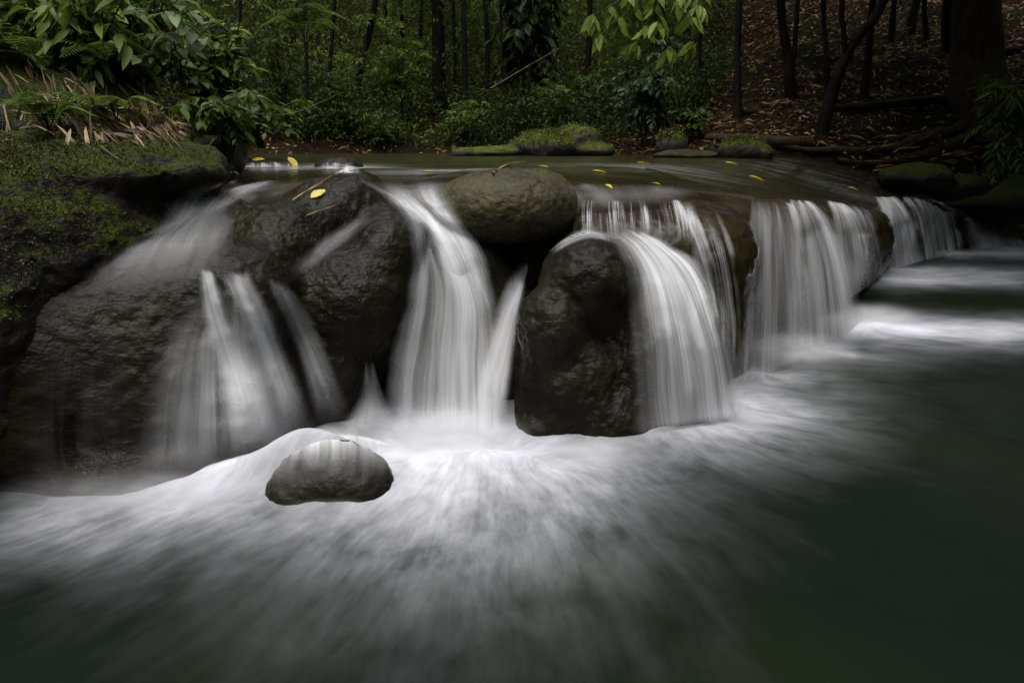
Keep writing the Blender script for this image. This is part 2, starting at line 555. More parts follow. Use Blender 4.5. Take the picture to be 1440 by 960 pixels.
def sdf(blobs, p, k):
    d = None
    for b in blobs:
        c, r, rz, kind, rd = b
        q = p - c
        if rz:
            cs, sn = math.cos(rz), math.sin(rz)
            q = np.stack([q[:, 0] * cs + q[:, 1] * sn, -q[:, 0] * sn + q[:, 1] * cs, q[:, 2]], -1)
        if kind == 'e':
            k0 = np.linalg.norm(q / r, axis=1); k1 = np.linalg.norm(q / (r * r), axis=1) + 1e-9
            e = k0 * (k0 - 1) / k1
        else:
            w = np.abs(q) - (r - rd)
            e = np.linalg.norm(np.maximum(w, 0), axis=1) + np.minimum(w.max(axis=1), 0) - rd
        if d is None: d = e
        else:
            h = np.clip(0.5 + 0.5 * (e - d) / k, 0, 1)
            d = e * (1 - h) + d * h - k * h * (1 - h)
    return d

ROCK_V, ROCK_F, ROCK_N = [], [], [0]
ALL_V, ALL_F = [], []

def rock(name, label, mat, blobs, sub=6, k=0.08, lump=0.03, lump_s=3.0, fine=0.006, seed=1, group=None, cat="boulder", solid=True, ctr=None):
    """blobs: (px, py, Y, rx, ry, rz [, rot, kind, rounding]) in metres about the point where that pixel meets distance Y"""
    B = []
    for b in blobs:
        B.append((at(b[0], b[1], b[2]), np.array(b[3:6], float), b[6] if len(b) > 6 else 0.0, b[7] if len(b) > 7 else 'e', b[8] if len(b) > 8 else 0.1))
    w = np.array([np.prod(b[1]) for b in B])
    ctr = np.array(ctr, float) if ctr is not None else (np.array([b[0] for b in B]) * w[:, None]).sum(0) / w.sum()
    if sub not in ICO: ICO[sub] = ico(sub)
    dirs, faces = ICO[sub]
    far = max(np.linalg.norm(b[0] - ctr) + b[1].max() * (1.75 if b[3] != 'e' else 1) for b in B) + 0.05
    t = np.full(len(dirs), far)
    for _ in range(90):
        e = sdf(B, ctr + dirs * t[:, None], k)
        t = np.maximum(t - np.clip(e * 0.75, -0.02, 1.0), 0.01)
    v = ctr + dirs * t[:, None]
    # normals of the smooth shape for the displacement
    h = 1e-3
    nrm = np.stack([sdf(B, v + np.eye(3)[i] * h, k) - sdf(B, v - np.eye(3)[i] * h, k) for i in range(3)], -1)
    nrm /= np.linalg.norm(nrm, axis=1)[:, None] + 1e-9
    pit = np.clip(fbm(v * 17, 2, seed + 5) - .25, 0, 1) * -1.6
    crease = -np.clip(.06 - np.abs(fbm(v * 3.1, 2, seed + 8)), 0, 1) * 4 * np.clip(fbm(v * 2.0, 2, seed + 40) + .1, 0, 1)
    disp = fine * (pit + crease * 2.2) + lump * fbm(v * lump_s, 4, seed) + fine * fbm(v * 26, 3, seed + 11) + fine * 0.5 * np.abs(fbm(v * 55, 2, seed + 23))
    v = v + nrm * disp[:, None]
    me = mesh_np(name, v, [faces])
    o = link(name, me, mat)
    tag(o, label, cat, group)
    ALL_V.append(v); ALL_F.append(faces)
    if solid:
        ROCK_V.append(v); ROCK_F.append(faces + ROCK_N[0]); ROCK_N[0] += len(v)
    return o

rock("rock_shelf", "broad smooth wet rock shelf on the left carrying the wide fan of water", M['rock'],
     [(215, 585, 2.98, .80, .58, .86), (60, 560, 2.75, .55, .45, .62), (170, 668, 2.50, .42, .22, .14), (345, 610, 2.66, .17, .18, .26), (330, 430, 3.0, .3, .3, .3),
      (215, 312, 3.38, .36, .34, .16), (300, 330, 3.45, .26, .35, .20), (170, 345, 3.2, .3, .25, .12),
      (470, 300, 3.75, .28, .35, .20), (400, 345, 3.42, .26, .34, .22), (505, 288, 3.75, .15, .28, .17), (380, 420, 3.2, .2, .3, .25),
      (555, 345, 3.60, .22, .40, .21), (500, 425, 3.38, .33, .38, .32), (478, 520, 3.27, .21, .30, .40), (530, 430, 3.5, .25, .3, .4)],
     8, 0.09, 0.03, 2.8, 0.008, 3, ctr=(-1.05, 3.35, .35), cat="rock shelf")
rock("boulder", "mossy dark bank rock in the left corner with a flat green shelf on top", M['rock_moss'],
     [(40, 335, 3.15, .72, .75, .36), (178, 243, 3.35, .43, .5, .125), (255, 238, 3.55, .19, .35, .11), (-60, 520, 2.55, .42, .4, .72), (60, 235, 3.5, .35, .5, .17)],
     7, 0.10, 0.075, 3.0, 0.014, 17)
rock("boulder", "round pale brown boulder on the lip between the two cascades", M['rock_pale'],
     [(712, 290, 3.78, .345, .36, .20), (665, 300, 3.8, .22, .3, .18), (760, 285, 3.85, .2, .3, .17)], 7, 0.08, 0.018, 3.5, 0.009, 21)
rock("boulder", "lumpy dark boulder in the middle with water curling round its right side", M['rock'],
     [(828, 398, 3.20, .235, .26, .235), (776, 462, 3.08, .165, .22, .215), (800, 545, 3.12, .27, .28, .34), (925, 520, 3.22, .35, .30, .50), (765, 596, 3.0, .13, .16, .12), (850, 590, 3.06, .28, .24, .22)],
     7, 0.05, 0.028, 4.0, 0.011, 30)
rock("boulder", "low domed rock in the foam in front of the falls", M['rock'],
     [(468, 685, 2.43, .225, .18, .20), (420, 698, 2.36, .13, .14, .13), (515, 690, 2.38, .10, .12, .11)], 6, 0.05, 0.03, 5, 0.007, 33)
rock("rock_wall", "dark recessed rock behind the main cascade", M['rock'],
     [(640, 470, 3.66, .42, .34, .62), (600, 380, 3.75, .26, .35, .30), (720, 520, 3.6, .3, .3, .5)], 6, 0.10, 0.04, 3.0, 0.006, 41, cat="rock wall")
# the big ledge right of the middle boulder
rock("rock_ledge", "wide brown rock ledge with a rounded lip and thin water threads", M['rock_film'],
     [(890, 420, 4.25, .62, .66, .60, 0.0, 'b', .30), (935, 410, 4.35, .50, .62, .58, -0.1, 'b', .3)], 7, 0.10, 0.035, 2.4, 0.006, 50, cat="rock ledge")
WET = rock("rock", "small wet stone breaking the stream with yellow leaves round it", M['rock_flat'], [(372, 238, 5.8, .30, .22, .10), (345, 236, 5.9, .16, .15, .09)], 5, .05, .03, 4, .006, 94, cat="rock", solid=True)
rock("rock", "small wet stone in ripples left of the main lip", M['rock_flat'], [(478, 238, 5.6, .20, .14, .10)], 5, .05, .02, 5, .006, 95, cat="rock", solid=True)
# receding ledge: a swept profile along its lip
tan = np.gradient(lip[:, :2], axis=0)
tan /= np.linalg.norm(tan, axis=1)[:, None]
for _ in range(12):
    tan[1:-1] = (tan[:-2] + tan[1:-1] * 2 + tan[2:]) / 4
outn = np.stack([tan[:, 1], -tan[:, 0]], -1)
prof = []
for d in np.concatenate([np.linspace(3.2, 0.5, 22), np.linspace(0.46, 0.0, 16)]):
    prof.append(('t', d))
for a in np.linspace(6, 90, 16): prof.append(('r', math.radians(a)))
for z in np.linspace(0.03, 1.0, 46): prof.append(('f', z))
V = []
for kind, q in prof:
    if kind == 't':
        z = lip[:, 2] + (UP - 0.012 - lip[:, 2]) * sstep(-0.15, 1.7, q) - 0.35 * sstep(1.8, 3.2, q)
        off = np.full(len(lip), -q)
    elif kind == 'r':
        off = np.full(len(lip), 0.22 * math.sin(q)); z = lip[:, 2] - 0.22 * (1 - math.cos(q)) - 0.0
    else:
        z = (lip[:, 2] - 0.22) * (1 - q) + (-0.45) * q
        off = 0.22 + 0.05 * np.sin(q * 5.0) - 0.10 * q + 0 * z
    V.append(np.stack([lip[:, 0] + outn[:, 0] * off, lip[:, 1] + outn[:, 1] * off, z], -1))
V = np.array(V)
flat = V.reshape(-1, 3)
wob = 0.12 * fbm(flat * np.array([2.2, 2.2, 0.6]), 4, 61) + 0.012 * fbm(flat * 8, 3, 63)
faceamt = np.array([0.25 if k == 't' else (0.7 if k == 'r' else 1.0) for k, _ in prof])
wv = wob.reshape(V.shape[:2]) * faceamt[:, None]
V[..., 0] += outn[None, :, 0] * wv; V[..., 1] += outn[None, :, 1] * wv
V[..., 2] += np.where(faceamt[:, None] < 0.5, wv * 0.12, 0)
lf = grid_faces(V.shape[1], V.shape[0])
tag(link("rock_ledge", mesh_np("rock_ledge", V.reshape(-1, 3), [lf]), M['rock_film']),
    "long curved rock dam receding to the far right with wide falls", "rock ledge")
ROCK_V.append(V.reshape(-1, 3)); ROCK_N2 = ROCK_N[0]
lt = np.vstack([lf[:, [0, 1, 2]], lf[:, [0, 2, 3]]])
ROCK_F.append(lt + ROCK_N[0]); ROCK_N[0] += len(V.reshape(-1, 3))

bvh = BVHTree.FromPolygons([tuple(x) for x in np.vstack(ROCK_V)], np.vstack(ROCK_F).tolist())
CAMV = Vector((0, 0, CAM_H))

def hit_rock(px, py):
    r = Vector(ray(px, py)).normalized()
    h = bvh.ray_cast(CAMV, r)
    return (None, None, None) if h[0] is None else (np.array(h[0]), np.array(h[1]), h[3])

# ------------------------------------------------------------------ lower pool
#            px   py   q    A     R    elong dir(deg)
SOURCES = [(60, 715, .15, .18, .24, 1.0, 0), (150, 700, .25, .32, .24, 1.0, 0), (250, 688, .35, .48, .26, 1.2, -130), (340, 668, .5, .60, .26, 1.2, -130), (420, 640, .5, .50, .24, 1.0, 0),
           (540, 640, .9, .50, .37, 1.2, -105), (610, 640, 1.2, .52, .42, 1.35, -90), (680, 640, 1.6, .60, .43, 1.35, -80), (745, 645, .8, .35, .36, 1.0, 0), (850, 632, .3, .25, .2, 1, 0), (930, 605, .5, .35, .22, 1, 0),
           (985, 595, .9, .52, .25, 1.3, -40), (1035, 570, .9, .62, .27, 1.4, -30), (1075, 530, .8, .40, .26, 1.5, -25), (1150, 495, .8, .40, .26, 1.5, -15),
           (1222, 460, 1.3, .95, .30, 4.2, -6), (1300, 462, .1, .30, .34, 3.0, -8), (1216, 392, .9, .85, .32, 4.6, -1), (1262, 380, .6, .55, .32, 4.5, 0),
           (1330, 356, .9, .8, .32, 5.0, 0), (1420, 349, .7, .7, .36, 4, 0)]
yy = np.concatenate([np.linspace(-6.5, 0.3, 14), 0.5 * np.exp(np.linspace(0, math.log(20.0), 430))])
ss = np.linspace(-1.5, 1.9, 460)
PX = ss[None, :] * (np.abs(yy)[:, None] + 1.1); PY = np.repeat(yy[:, None], len(ss), 1)
phi = np.zeros_like(PX); psi = np.zeros_like(PX); foam = np.zeros_like(PX); rise = np.zeros_like(PX)
cut = math.radians(118)
for (px, py, q, A, R, el, dr) in SOURCES:
    s = onz(px, py)
    dx, dy = PX - s[0], PY - s[1]
    r = np.hypot(dx, dy) + 0.03
    phi += q * np.log(r)
    th = np.mod(np.arctan2(dy, dx) - cut, 2 * math.pi)
    psi += q * th
    c, sn = math.cos(math.radians(dr)), math.sin(math.radians(dr))
    a, b = dx * c + dy * sn, -dx * sn + dy * c
    re = np.sqrt(np.where(a > 0, a / el, a) ** 2 + b * b)
    fz = A * np.exp(-(re / R) ** 1.35)
    foam = 1 - (1 - np.clip(foam, 0, 1)) * (1 - np.clip(fz, 0, 1))
    rise += 0.05 * A * np.exp(-(r / 0.2) ** 2)
P3 = np.stack([PX, PY, 0 * PX], -1)
dx0, dy0 = onz(458, 640)[0], 2.47
hz = .205 * np.exp(-((PX - dx0) / .25) ** 2 - ((PY - dy0) / .11) ** 2) + np.minimum(rise, 0.07) * (0.6 + 0.8 * fbm(P3 * 5, 3, 71)) + 0.012 * fbm(P3 * 2.5, 3, 72)
psi = psi + 0.35 * fbm(P3 * 1.6, 3, 91); phi = phi + 0.5 * fbm(P3 * 1.3, 3, 92)
pme = mesh_np("lower_pool", np.stack([PX, PY, hz], -1).reshape(-1, 3), [grid_faces(len(ss), len(yy))])
vattr(pme, "flow", np.stack([phi, psi, 0 * phi], -1).reshape(-1, 3))
fattr(pme, "foam", np.clip(foam, 0, 1.1))
tag(link("water", pme, M['pool']), "dark green pool streaked with white foam below the falls", "water", kind="structure")

# ------------------------------------------------------------------ upper stream
ux = np.linspace(-6.5, 11, 400); uy = np.linspace(3.2, 14.5, 260)
UX, UY = np.meshgrid(ux, uy)
dd, ez = dam_dist(UX, UY)
UZ = ez + (UP - ez) * sstep(-0.15, 1.7, dd) + 0.006
UZ = UZ + 0.006 * fbm(np.stack([UX * 1.2, UY * 3, 0 * UX], -1), 3, 77)
keep = dd > 0.02
fa = grid_faces(len(ux), len(uy))
fa = fa[keep.ravel()[fa].all(axis=1)]
ume = mesh_np("upper_stream", np.stack([UX, UY, UZ], -1).reshape(-1, 3), [fa])
fattr(ume, "depth", sstep(0.0, 1.1, dd))
uf = np.zeros_like(UX)  # white patches: riffle foam plus bright reflections put into the colour
for (px, py, Y, A, R) in [(360, 240, 5.4, .9, .5), (470, 238, 5.6, .9, .4), (415, 230, 6.2, .6, .5), (600, 243, 5.0, .7, .45), (560, 250, 4.4, .45, .45), (880, 235, 6.0, .25, .7)]:
    s = at(px, py, Y)
    uf = np.maximum(uf, A * np.exp(-((UX - s[0]) ** 2 + ((UY - s[1]) * 2) ** 2) / R ** 2))
fattr(ume, "foam", uf)
tag(link("water", ume, M['upper']), "calm dark olive stream above the falls", "water", kind="structure")

# ------------------------------------------------------------------ falling water
def veil(label, left=None, right=None, nu=40, nv=70, a=0.6, strand=0.7, top=None, bottom=None, ft=0.08, fb=0.0, side=0.25, off=0.020, power=2.0, lift=0.0, group=None, prof=None, name="waterfall", smooth=14, arch=0.0, fu=1.0, reach=.6, taut=0, gap=0.0, decay=0.0):
    u = np.linspace(0, 1, nu); t = np.linspace(0, 1, nv)
    if top is None:                                        # a film sliding down the rock between two edges
        Lp, Rp = spline(left, nv), spline(right, nv)
        pts = Lp[:, None, :] * (1 - u)[None, :, None] + Rp[:, None, :] * u[None, :, None]
        pts[..., 1] -= arch * np.sin(math.pi * u)[None, :] ** .7 * (1 - t)[:, None]
        D = np.zeros((nv, nu)); Q = np.zeros((nv, nu, 3))
        for j in range(nv):
            for i in range(nu):
                px, py = pts[j, i]
                r = ray(px, py); Q[j, i] = r
                h = bvh.ray_cast(CAMV, Vector(r).normalized())
                dpl = (0.0 - CAM_H) / r[2] if r[2] < -1e-3 else 1e3
                dh = h[3] / np.linalg.norm(r) if h[0] is not None else 1e3
                D[j, i] = min(dpl, dh)
        base = D.copy()
        for _ in range(smooth):
            E = np.pad(D, 1, mode='edge')
            sm = (E[:-2, 1:-1] + E[2:, 1:-1] + E[1:-1, :-2] + E[1:-1, 2:] + 2 * D) / 6
            D = np.minimum(base, sm)
        for _ in range(taut):
            sm = D.copy(); sm[1:-1] = (D[:-2] + D[2:]) / 2
            D = np.minimum(base, sm); D[:, 1:-1] = np.minimum(D[:, 1:-1], (D[:, :-2] + D[:, 2:]) / 2 * .3 + D[:, 1:-1] * .7)
        W = np.array([0, 0, CAM_H]) + Q * (D - off - lift * np.sin(math.pi * t)[:, None] * np.sin(math.pi * u)[None, :])[..., None]
    else:                                                  # a free fall from the lip to the pool
        T = spline(top, nu); B = spline(bottom, nu)
        A3 = np.zeros((nu, 3)); B3 = np.array([onz(*b) for b in B])
        for i in range(nu):
            h, n, d = hit_rock(*T[i])
            A3[i] = h if h is not None else np.array([np.nan] * 3)
        ok = ~np.isnan(A3[:, 0])
        for c in range(3): A3[:, c] = np.interp(np.arange(nu), np.arange(nu)[ok], A3[ok, c])
        for _ in range(4): A3[1:-1] = (A3[:-2] + A3[1:-1] + A3[2:]) / 3
        A3[:, 2] += 0.012
        s = t[:, None, None]
        W = np.zeros((nv, nu, 3))
        W[..., :2] = A3[None, :, :2] * (1 - s) + B3[None, :, :2] * s
        W[..., 2] = A3[None, :, 2] + (B3[None, :, 2] - 0.02 - A3[None, :, 2]) * (0.15 * s[..., 0] + 0.85 * s[..., 0] ** power)
        pull = 0.05 * np.sin(math.pi * t)[:, None]
        for rnd in range(4):
            for j in range(nv):
                for i in range(nu):
                    dv = W[j, i] - np.array(CAMV); L0 = np.linalg.norm(dv)
                    h = bvh.ray_cast(CAMV, Vector(dv / L0))
                    if h[0] is not None and L0 - reach < h[3] < L0 + .03: W[j, i] = np.array(CAMV) + dv / L0 * (h[3] - .03)
            if rnd < 3:
                for _ in range(3): W[1:-1, 1:-1] = (W[:-2, 1:-1] + W[2:, 1:-1] + W[1:-1, :-2] + W[1:-1, 2:] + 2 * W[1:-1, 1:-1]) / 6
    me = mesh_np(name, W.reshape(-1, 3), [grid_faces(nu, nv)])
    width = np.linalg.norm(W[nv // 2, -1] - W[nv // 2, 0]) + 1e-3
    length = np.linalg.norm(np.diff(W[:, nu // 2], axis=0), axis=1).sum()
    o1, o2 = rng.random() * 50, rng.random() * 50
    U, T_ = np.meshgrid(u, t)
    vattr(me, "flow", np.stack([U * max(width, .08) * fu + o1, T_ * length + o2, 0 * U], -1).reshape(-1, 3))
    Uw = np.clip(U + .07 * fbm(np.stack([T_ * length * 5 + o2, 0 * U, 0 * U], -1), 3, 15) + .05 * fbm(np.stack([T_ * length * 2.5 + o1, U * 3, 0 * U], -1), 2, 16), 0, 1)
    env = sstep(0, side, Uw) * sstep(0, side, 1 - Uw)
    if prof is not None:
        env = env * np.interp(U, np.linspace(0, 1, len(prof)), prof)
    env = env * sstep(0, 1, T_ / (max(ft, 1e-3) * np.clip(1 + 1.5 * fbm(np.stack([U * max(width, .1) * 14 + o1, 0 * U, 0 * U], -1), 2, 6), .15, 3)))
    if fb > 0: env = env * sstep(0, fb, 1 - T_)
    if decay: env = env * (1 - T_) ** decay
    fattr(me, "env", env * a * 1.8)
    fattr(me, "gap", np.full(U.size, gap))
    fattr(me, "strand", np.full(U.size, strand))
    return tag(link(name, me, M['veil']), label, "waterfall", group)

# left group
veil("thin grey film of water sliding over the step below the mossy shelf", [(300, 252), (235, 278), (215, 322), (150, 352), (60, 430)], [(440, 254), (345, 280), (328, 330), (330, 372), (300, 420)], a=.26, strand=.5, fb=.5, ft=.25, side=.35)
veil("wide thin veil of water spreading over the left rock", [(270, 385), (255, 430), (212, 500), (190, 600), (180, 690)], [(360, 390), (395, 450), (432, 530), (455, 590), (470, 625)], a=.36, strand=.9, ft=.4, fb=.2, side=.35, prof=[.5, .8, .8, .7, .9, 1, .9, .6])
veil("bright narrow strand on the left of the thin veil", [(278, 376), (280, 430), (296, 520), (320, 650)], [(301, 378), (322, 440), (368, 540), (398, 640)], nu=24, a=.42, strand=.75, ft=.06, fb=.35, side=.4)
veil("bright broader strand on the right of the thin veil", [(303, 379), (328, 440), (362, 520), (392, 630)], [(353, 384), (388, 450), (425, 540), (456, 615)], nu=24, a=.46, strand=.75, ft=.06, fb=.35, side=.4)
veil("faint film hanging on the lower left of the big rock shelf", [(10, 500), (5, 600), (20, 700)], [(215, 430), (205, 560), (205, 690)], a=.045, strand=1, ft=.5, fb=.3, side=.5, gap=.1)
veil("thin slanting strand in the groove beside the brown rib", [(368, 385), (392, 440), (425, 530), (438, 610)], [(408, 398), (442, 450), (480, 540), (500, 595)], nu=24, a=.36, strand=.7, ft=.2, fb=.3, side=.5)
veil("narrow run of water in the groove above the slanting strand", [(515, 290), (455, 330), (400, 378)], [(535, 302), (480, 350), (412, 398)], nu=16, a=.16, off=.03, strand=.3, ft=.3, fb=.3, side=.5)
veil("soft film shining on the crown of the brown rib beside the chute", [(515, 262), (560, 300), (575, 360), (560, 470)], [(560, 262), (600, 300), (610, 360), (600, 450)], nu=24, a=.22, strand=.8, ft=.3, fb=.5, side=.5)
veil("white riffle over the small wet stone in the stream", [(322, 229), (318, 238), (312, 246)], [(432, 227), (436, 238), (440, 246)], nu=30, nv=20, a=.62, strand=1, gap=.1, ft=.3, fb=.3, side=.3, fu=.7, off=.012)
veil("white riffle over the stone left of the main lip", [(448, 229), (444, 238), (440, 245)], [(500, 228), (508, 238), (512, 245)], nu=30, nv=20, a=.6, strand=1, ft=.3, fb=.3, side=.35, fu=.7, off=.012)
# main cascade
veil("upper chute of the main cascade curving from the lip", [(490, 252), (545, 280), (592, 325), (622, 400), (640, 440)], [(640, 250), (640, 285), (668, 330), (698, 395), (700, 440)], a=.9, strand=.65, ft=.25, fb=.25, lift=.05, side=.38)
veil("broad white curtain of the main cascade", [(585, 345), (570, 420), (548, 500), (535, 610)], [(640, 345), (690, 400), (712, 480), (718, 625)], nu=60, a=.52, strand=.7, ft=.15, fb=.06, taut=1500, side=.24, prof=[.55, .6, .55, .6, .7, .9, 1.1, .9])
veil("bright jet joining the main cascade from the dark hollow", top=[(738, 358), (744, 380), (742, 402)], bottom=[(640, 606), (672, 612), (712, 620)], nu=30, nv=60, a=.6, strand=.45, ft=.3, fb=.25, side=.4, power=1.7, reach=.3)
veil("small white spike of water at the foot of the brown rib", [(512, 505), (500, 560), (455, 622)], [(526, 505), (545, 560), (590, 622)], nu=24, a=.42, strand=.4, ft=.8, fb=.4, side=.5, taut=300)
# ledge and middle boulder
veil("smooth pale film over the rounded ledge top", [(770, 258), (790, 275), (800, 290)], [(985, 256), (985, 270), (975, 292)], a=.08, strand=.0, ft=.4, fb=.5)
veil("row of short thin threads falling from the ledge onto the middle boulder", [(808, 280), (806, 305), (806, 335)], [(985, 280), (995, 310), (1000, 345)], nu=60, a=.9, strand=1.0, ft=.3, fb=.6, side=.06, gap=.5, fu=2.2)
veil("white water wrapping over the crown of the middle boulder", [(770, 352), (795, 330), (820, 321), (850, 322)], [(778, 360), (805, 345), (835, 338), (872, 345)], nu=16, nv=40, a=.35, strand=.6, ft=.3, fb=.2, side=.5)
veil("large curling curtain round the right side of the middle boulder", [(835, 322), (868, 360), (880, 460), (888, 618)], [(905, 320), (988, 372), (1032, 465), (1056, 588)], nu=64, a=.72, strand=.7, ft=.1, fb=.05, taut=60, side=.2, prof=[.12, .22, .4, .6, .8, 1, 1.1, 1.1, .9])
veil("streaks running down the dark right face of the ledge", [(940, 285), (965, 340), (990, 420), (1000, 500)], [(1010, 290), (1035, 360), (1045, 450), (1042, 530)], nu=40, a=.5, strand=1.0, ft=.2, fb=.2, gap=.4, fu=1.5)
# far falls
veil("wide grey curtain in the bay behind the ledge", top=[(1050, 280), (1080, 284), (1112, 287)], bottom=[(1035, 545), (1085, 522), (1150, 492)], nu=60, a=.25, strand=.85, ft=.3, side=.12, gap=.05, reach=.12)
veil("bright arching fan at the outer end of the wide curtain", top=[(1106, 281), (1122, 283), (1138, 285)], bottom=[(1095, 515), (1170, 480), (1224, 450)], nu=44, a=.50, strand=.8, ft=.12, side=.22, prof=[.5, .6, .6, .7, .8, 1, 1.1])
veil("slender arching fan between the two bigger far falls", top=[(1160, 283), (1170, 285), (1182, 287)], bottom=[(1172, 432), (1205, 410), (1236, 392)], nu=30, a=.6, strand=.75, ft=.12, side=.25, prof=[.5, .6, .8, 1], reach=1.3)
veil("dim trickles on the dark lip right of the slender fan", top=[(1188, 289), (1216, 293)], bottom=[(1215, 400), (1246, 384)], nu=24, a=.3, strand=1, ft=.3, side=.3, gap=.2, reach=1.3)
veil("steep white fan near the far end of the dam", top=[(1228, 278), (1242, 278), (1256, 277)], bottom=[(1244, 382), (1275, 373), (1304, 365)], nu=34, a=.6, strand=.7, ft=.08, side=.22)
veil("thin striped curtain at the far end of the dam", top=[(1262, 277), (1298, 279), (1332, 287)], bottom=[(1292, 368), (1328, 360), (1358, 352)], nu=44, a=.42, strand=1, ft=.15, side=.15, gap=.1)
veil("low smooth spill at the far right edge", top=[(1335, 292), (1390, 303), (1450, 308)], bottom=[(1358, 350), (1420, 348), (1480, 348)], nu=40, a=.45, strand=.5, ft=.2, side=.2)
# over the small dome
veil("soft streaks pouring over the low domed rock", [(370, 652), (360, 690), (372, 728)], [(556, 632), (564, 662), (552, 706)], arch=31, off=.008, nu=50, nv=40, a=.9, strand=.8, gap=.05, ft=.001, fb=.2, side=.12, decay=4.2)
# ------------------------------------------------------------------ vegetation helpers
T_FINE_V, T_FINE_F3, T_FINE_F4 = [], [], []
def leaf_template(fine):
    if fine:
        rows = [(.18, .36), (.42, .5), (.72, .34)]
        v = [(0, 0, 0)]
        for t, w in rows:
            v += [(-w, t, .18 * w), (0, t, 0), (w, t, .18 * w)]
        v.append((0, 1, 0))
        tri = [(0, 2, 1), (0, 3, 2), (7, 8, 10), (8, 9, 10)]
        quad = [(1, 2, 5, 4), (2, 3, 6, 5), (4, 5, 8, 7), (5, 6, 9, 8)]
        return np.array(v, float), np.array(tri), np.array(quad)
    v = [(0, 0, 0), (-.5, .45, .10), (0, .5, 0), (.5, .45, .10), (0, 1, 0)]
    return np.array(v, float), np.array([(0, 2, 1), (0, 3, 2), (1, 2, 4), (2, 3, 4)]), np.zeros((0, 4), int)
TPL = {True: leaf_template(True), False: leaf_template(False)}

def leaves_mesh(name, pos, dirs, ups, ln, wd, cols, fine=False, curl=0.25):
    tv, t3, t4 = TPL[fine]
    pos = np.asarray(pos, float); n = len(pos)
    y = np.asarray(dirs, float); y /= np.linalg.norm(y, axis=1)[:, None] + 1e-9
    x = np.cross(y, np.asarray(ups, float)); x /= np.linalg.norm(x, axis=1)[:, None] + 1e-9
    z = np.cross(x, y)
    ln = np.asarray(ln)[:, None, None]; wd = np.asarray(wd)[:, None, None]
    X = tv[None, :, 0:1] * wd; Yv = tv[None, :, 1:2] * ln
    Z = tv[None, :, 2:3] * wd * 1.6 - curl * ln * tv[None, :, 1:2] ** 2
    v = pos[:, None, :] + x[:, None, :] * X + y[:, None, :] * Yv + z[:, None, :] * Z
    k = len(tv)
    o = (np.arange(n) * k)[:, None, None]
    me = mesh_np(name, v.reshape(-1, 3), [(t3[None] + o).reshape(-1, 3), (t4[None] + o).reshape(-1, 4)], smooth=False)
    cattr(me, "tint", np.repeat(np.asarray(cols, float), k, axis=0))
    return me

def tube(path, radii, ns=8, rough=0.0, seed=0):
    P = np.asarray(path, float); n = len(P)
    r = np.asarray(radii, float)
    tg = np.gradient(P, axis=0); tg /= np.linalg.norm(tg, axis=1)[:, None] + 1e-9
    ref = np.where(np.abs(tg[:, 2:3]) > 0.9, np.array([[1.0, 0, 0]]), np.array([[0, 0, 1.0]]))
    if np.abs(tg[:, 2]).mean() > 0.6: ref = np.repeat(np.array([[1.0, 0.2, 0]]), n, 0)
    else: ref = np.repeat(np.array([[0, 0.05, 1.0]]), n, 0)
    b = np.cross(tg, ref); b /= np.linalg.norm(b, axis=1)[:, None] + 1e-9
    c = np.cross(tg, b)
    th = np.linspace(0, 2 * math.pi, ns, endpoint=False)
    ring = np.cos(th)[None, :, None] * b[:, None, :] + np.sin(th)[None, :, None] * c[:, None, :]
    rr = np.repeat(r[:, None], ns, 1)
    if rough > 0:
        q = P[:, None, :] + ring * 0.2
        rr = rr * (1 + rough * fbm(q * np.array([6, 6, 1.5]), 3, seed))
    v = P[:, None, :] + ring * rr[..., None]
    i = np.arange(n * ns).reshape(n, ns)
    j = np.roll(i, -1, axis=1)
    f = np.stack([i[:-1], j[:-1], j[1:], i[1:]], -1).reshape(-1, 4)
    return v.reshape(-1, 3), f

def tubes_mesh(name, tl):
    vs, fs, o = [], [], 0
    for v, f in tl:
        vs.append(v); fs.append(f + o); o += len(v)
    return mesh_np(name, np.vstack(vs), [np.vstack(fs)])

GREENS = {
    'dark': [(0.026, 0.050, 0.009), (0.034, 0.062, 0.010), (0.018, 0.036, 0.007)],
    'mid': [(0.070, 0.120, 0.014), (0.095, 0.150, 0.018), (0.052, 0.092, 0.011)],
    'light': [(0.145, 0.205, 0.028), (0.18, 0.24, 0.034), (0.11, 0.165, 0.022)],
    'bright': [(0.18, 0.25, 0.04), (0.23, 0.29, 0.055), (0.14, 0.21, 0.03)],
    'pale': [(0.12, 0.18, 0.07), (0.16, 0.22, 0.10), (0.09, 0.15, 0.05)],  # paled green: sky sheen put into the leaf colour
    'blue': [(0.06, 0.115, 0.042), (0.085, 0.145, 0.06), (0.046, 0.09, 0.028)],
}
def tints(kind, n):
    a = np.array(GREENS[kind])
    c = a[rng.integers(0, len(a), n)]
    return c * (0.7 + 0.6 * rng.random((n, 1)))

def unit(v):
    return v / (np.linalg.norm(v, axis=-1, keepdims=True) + 1e-9)

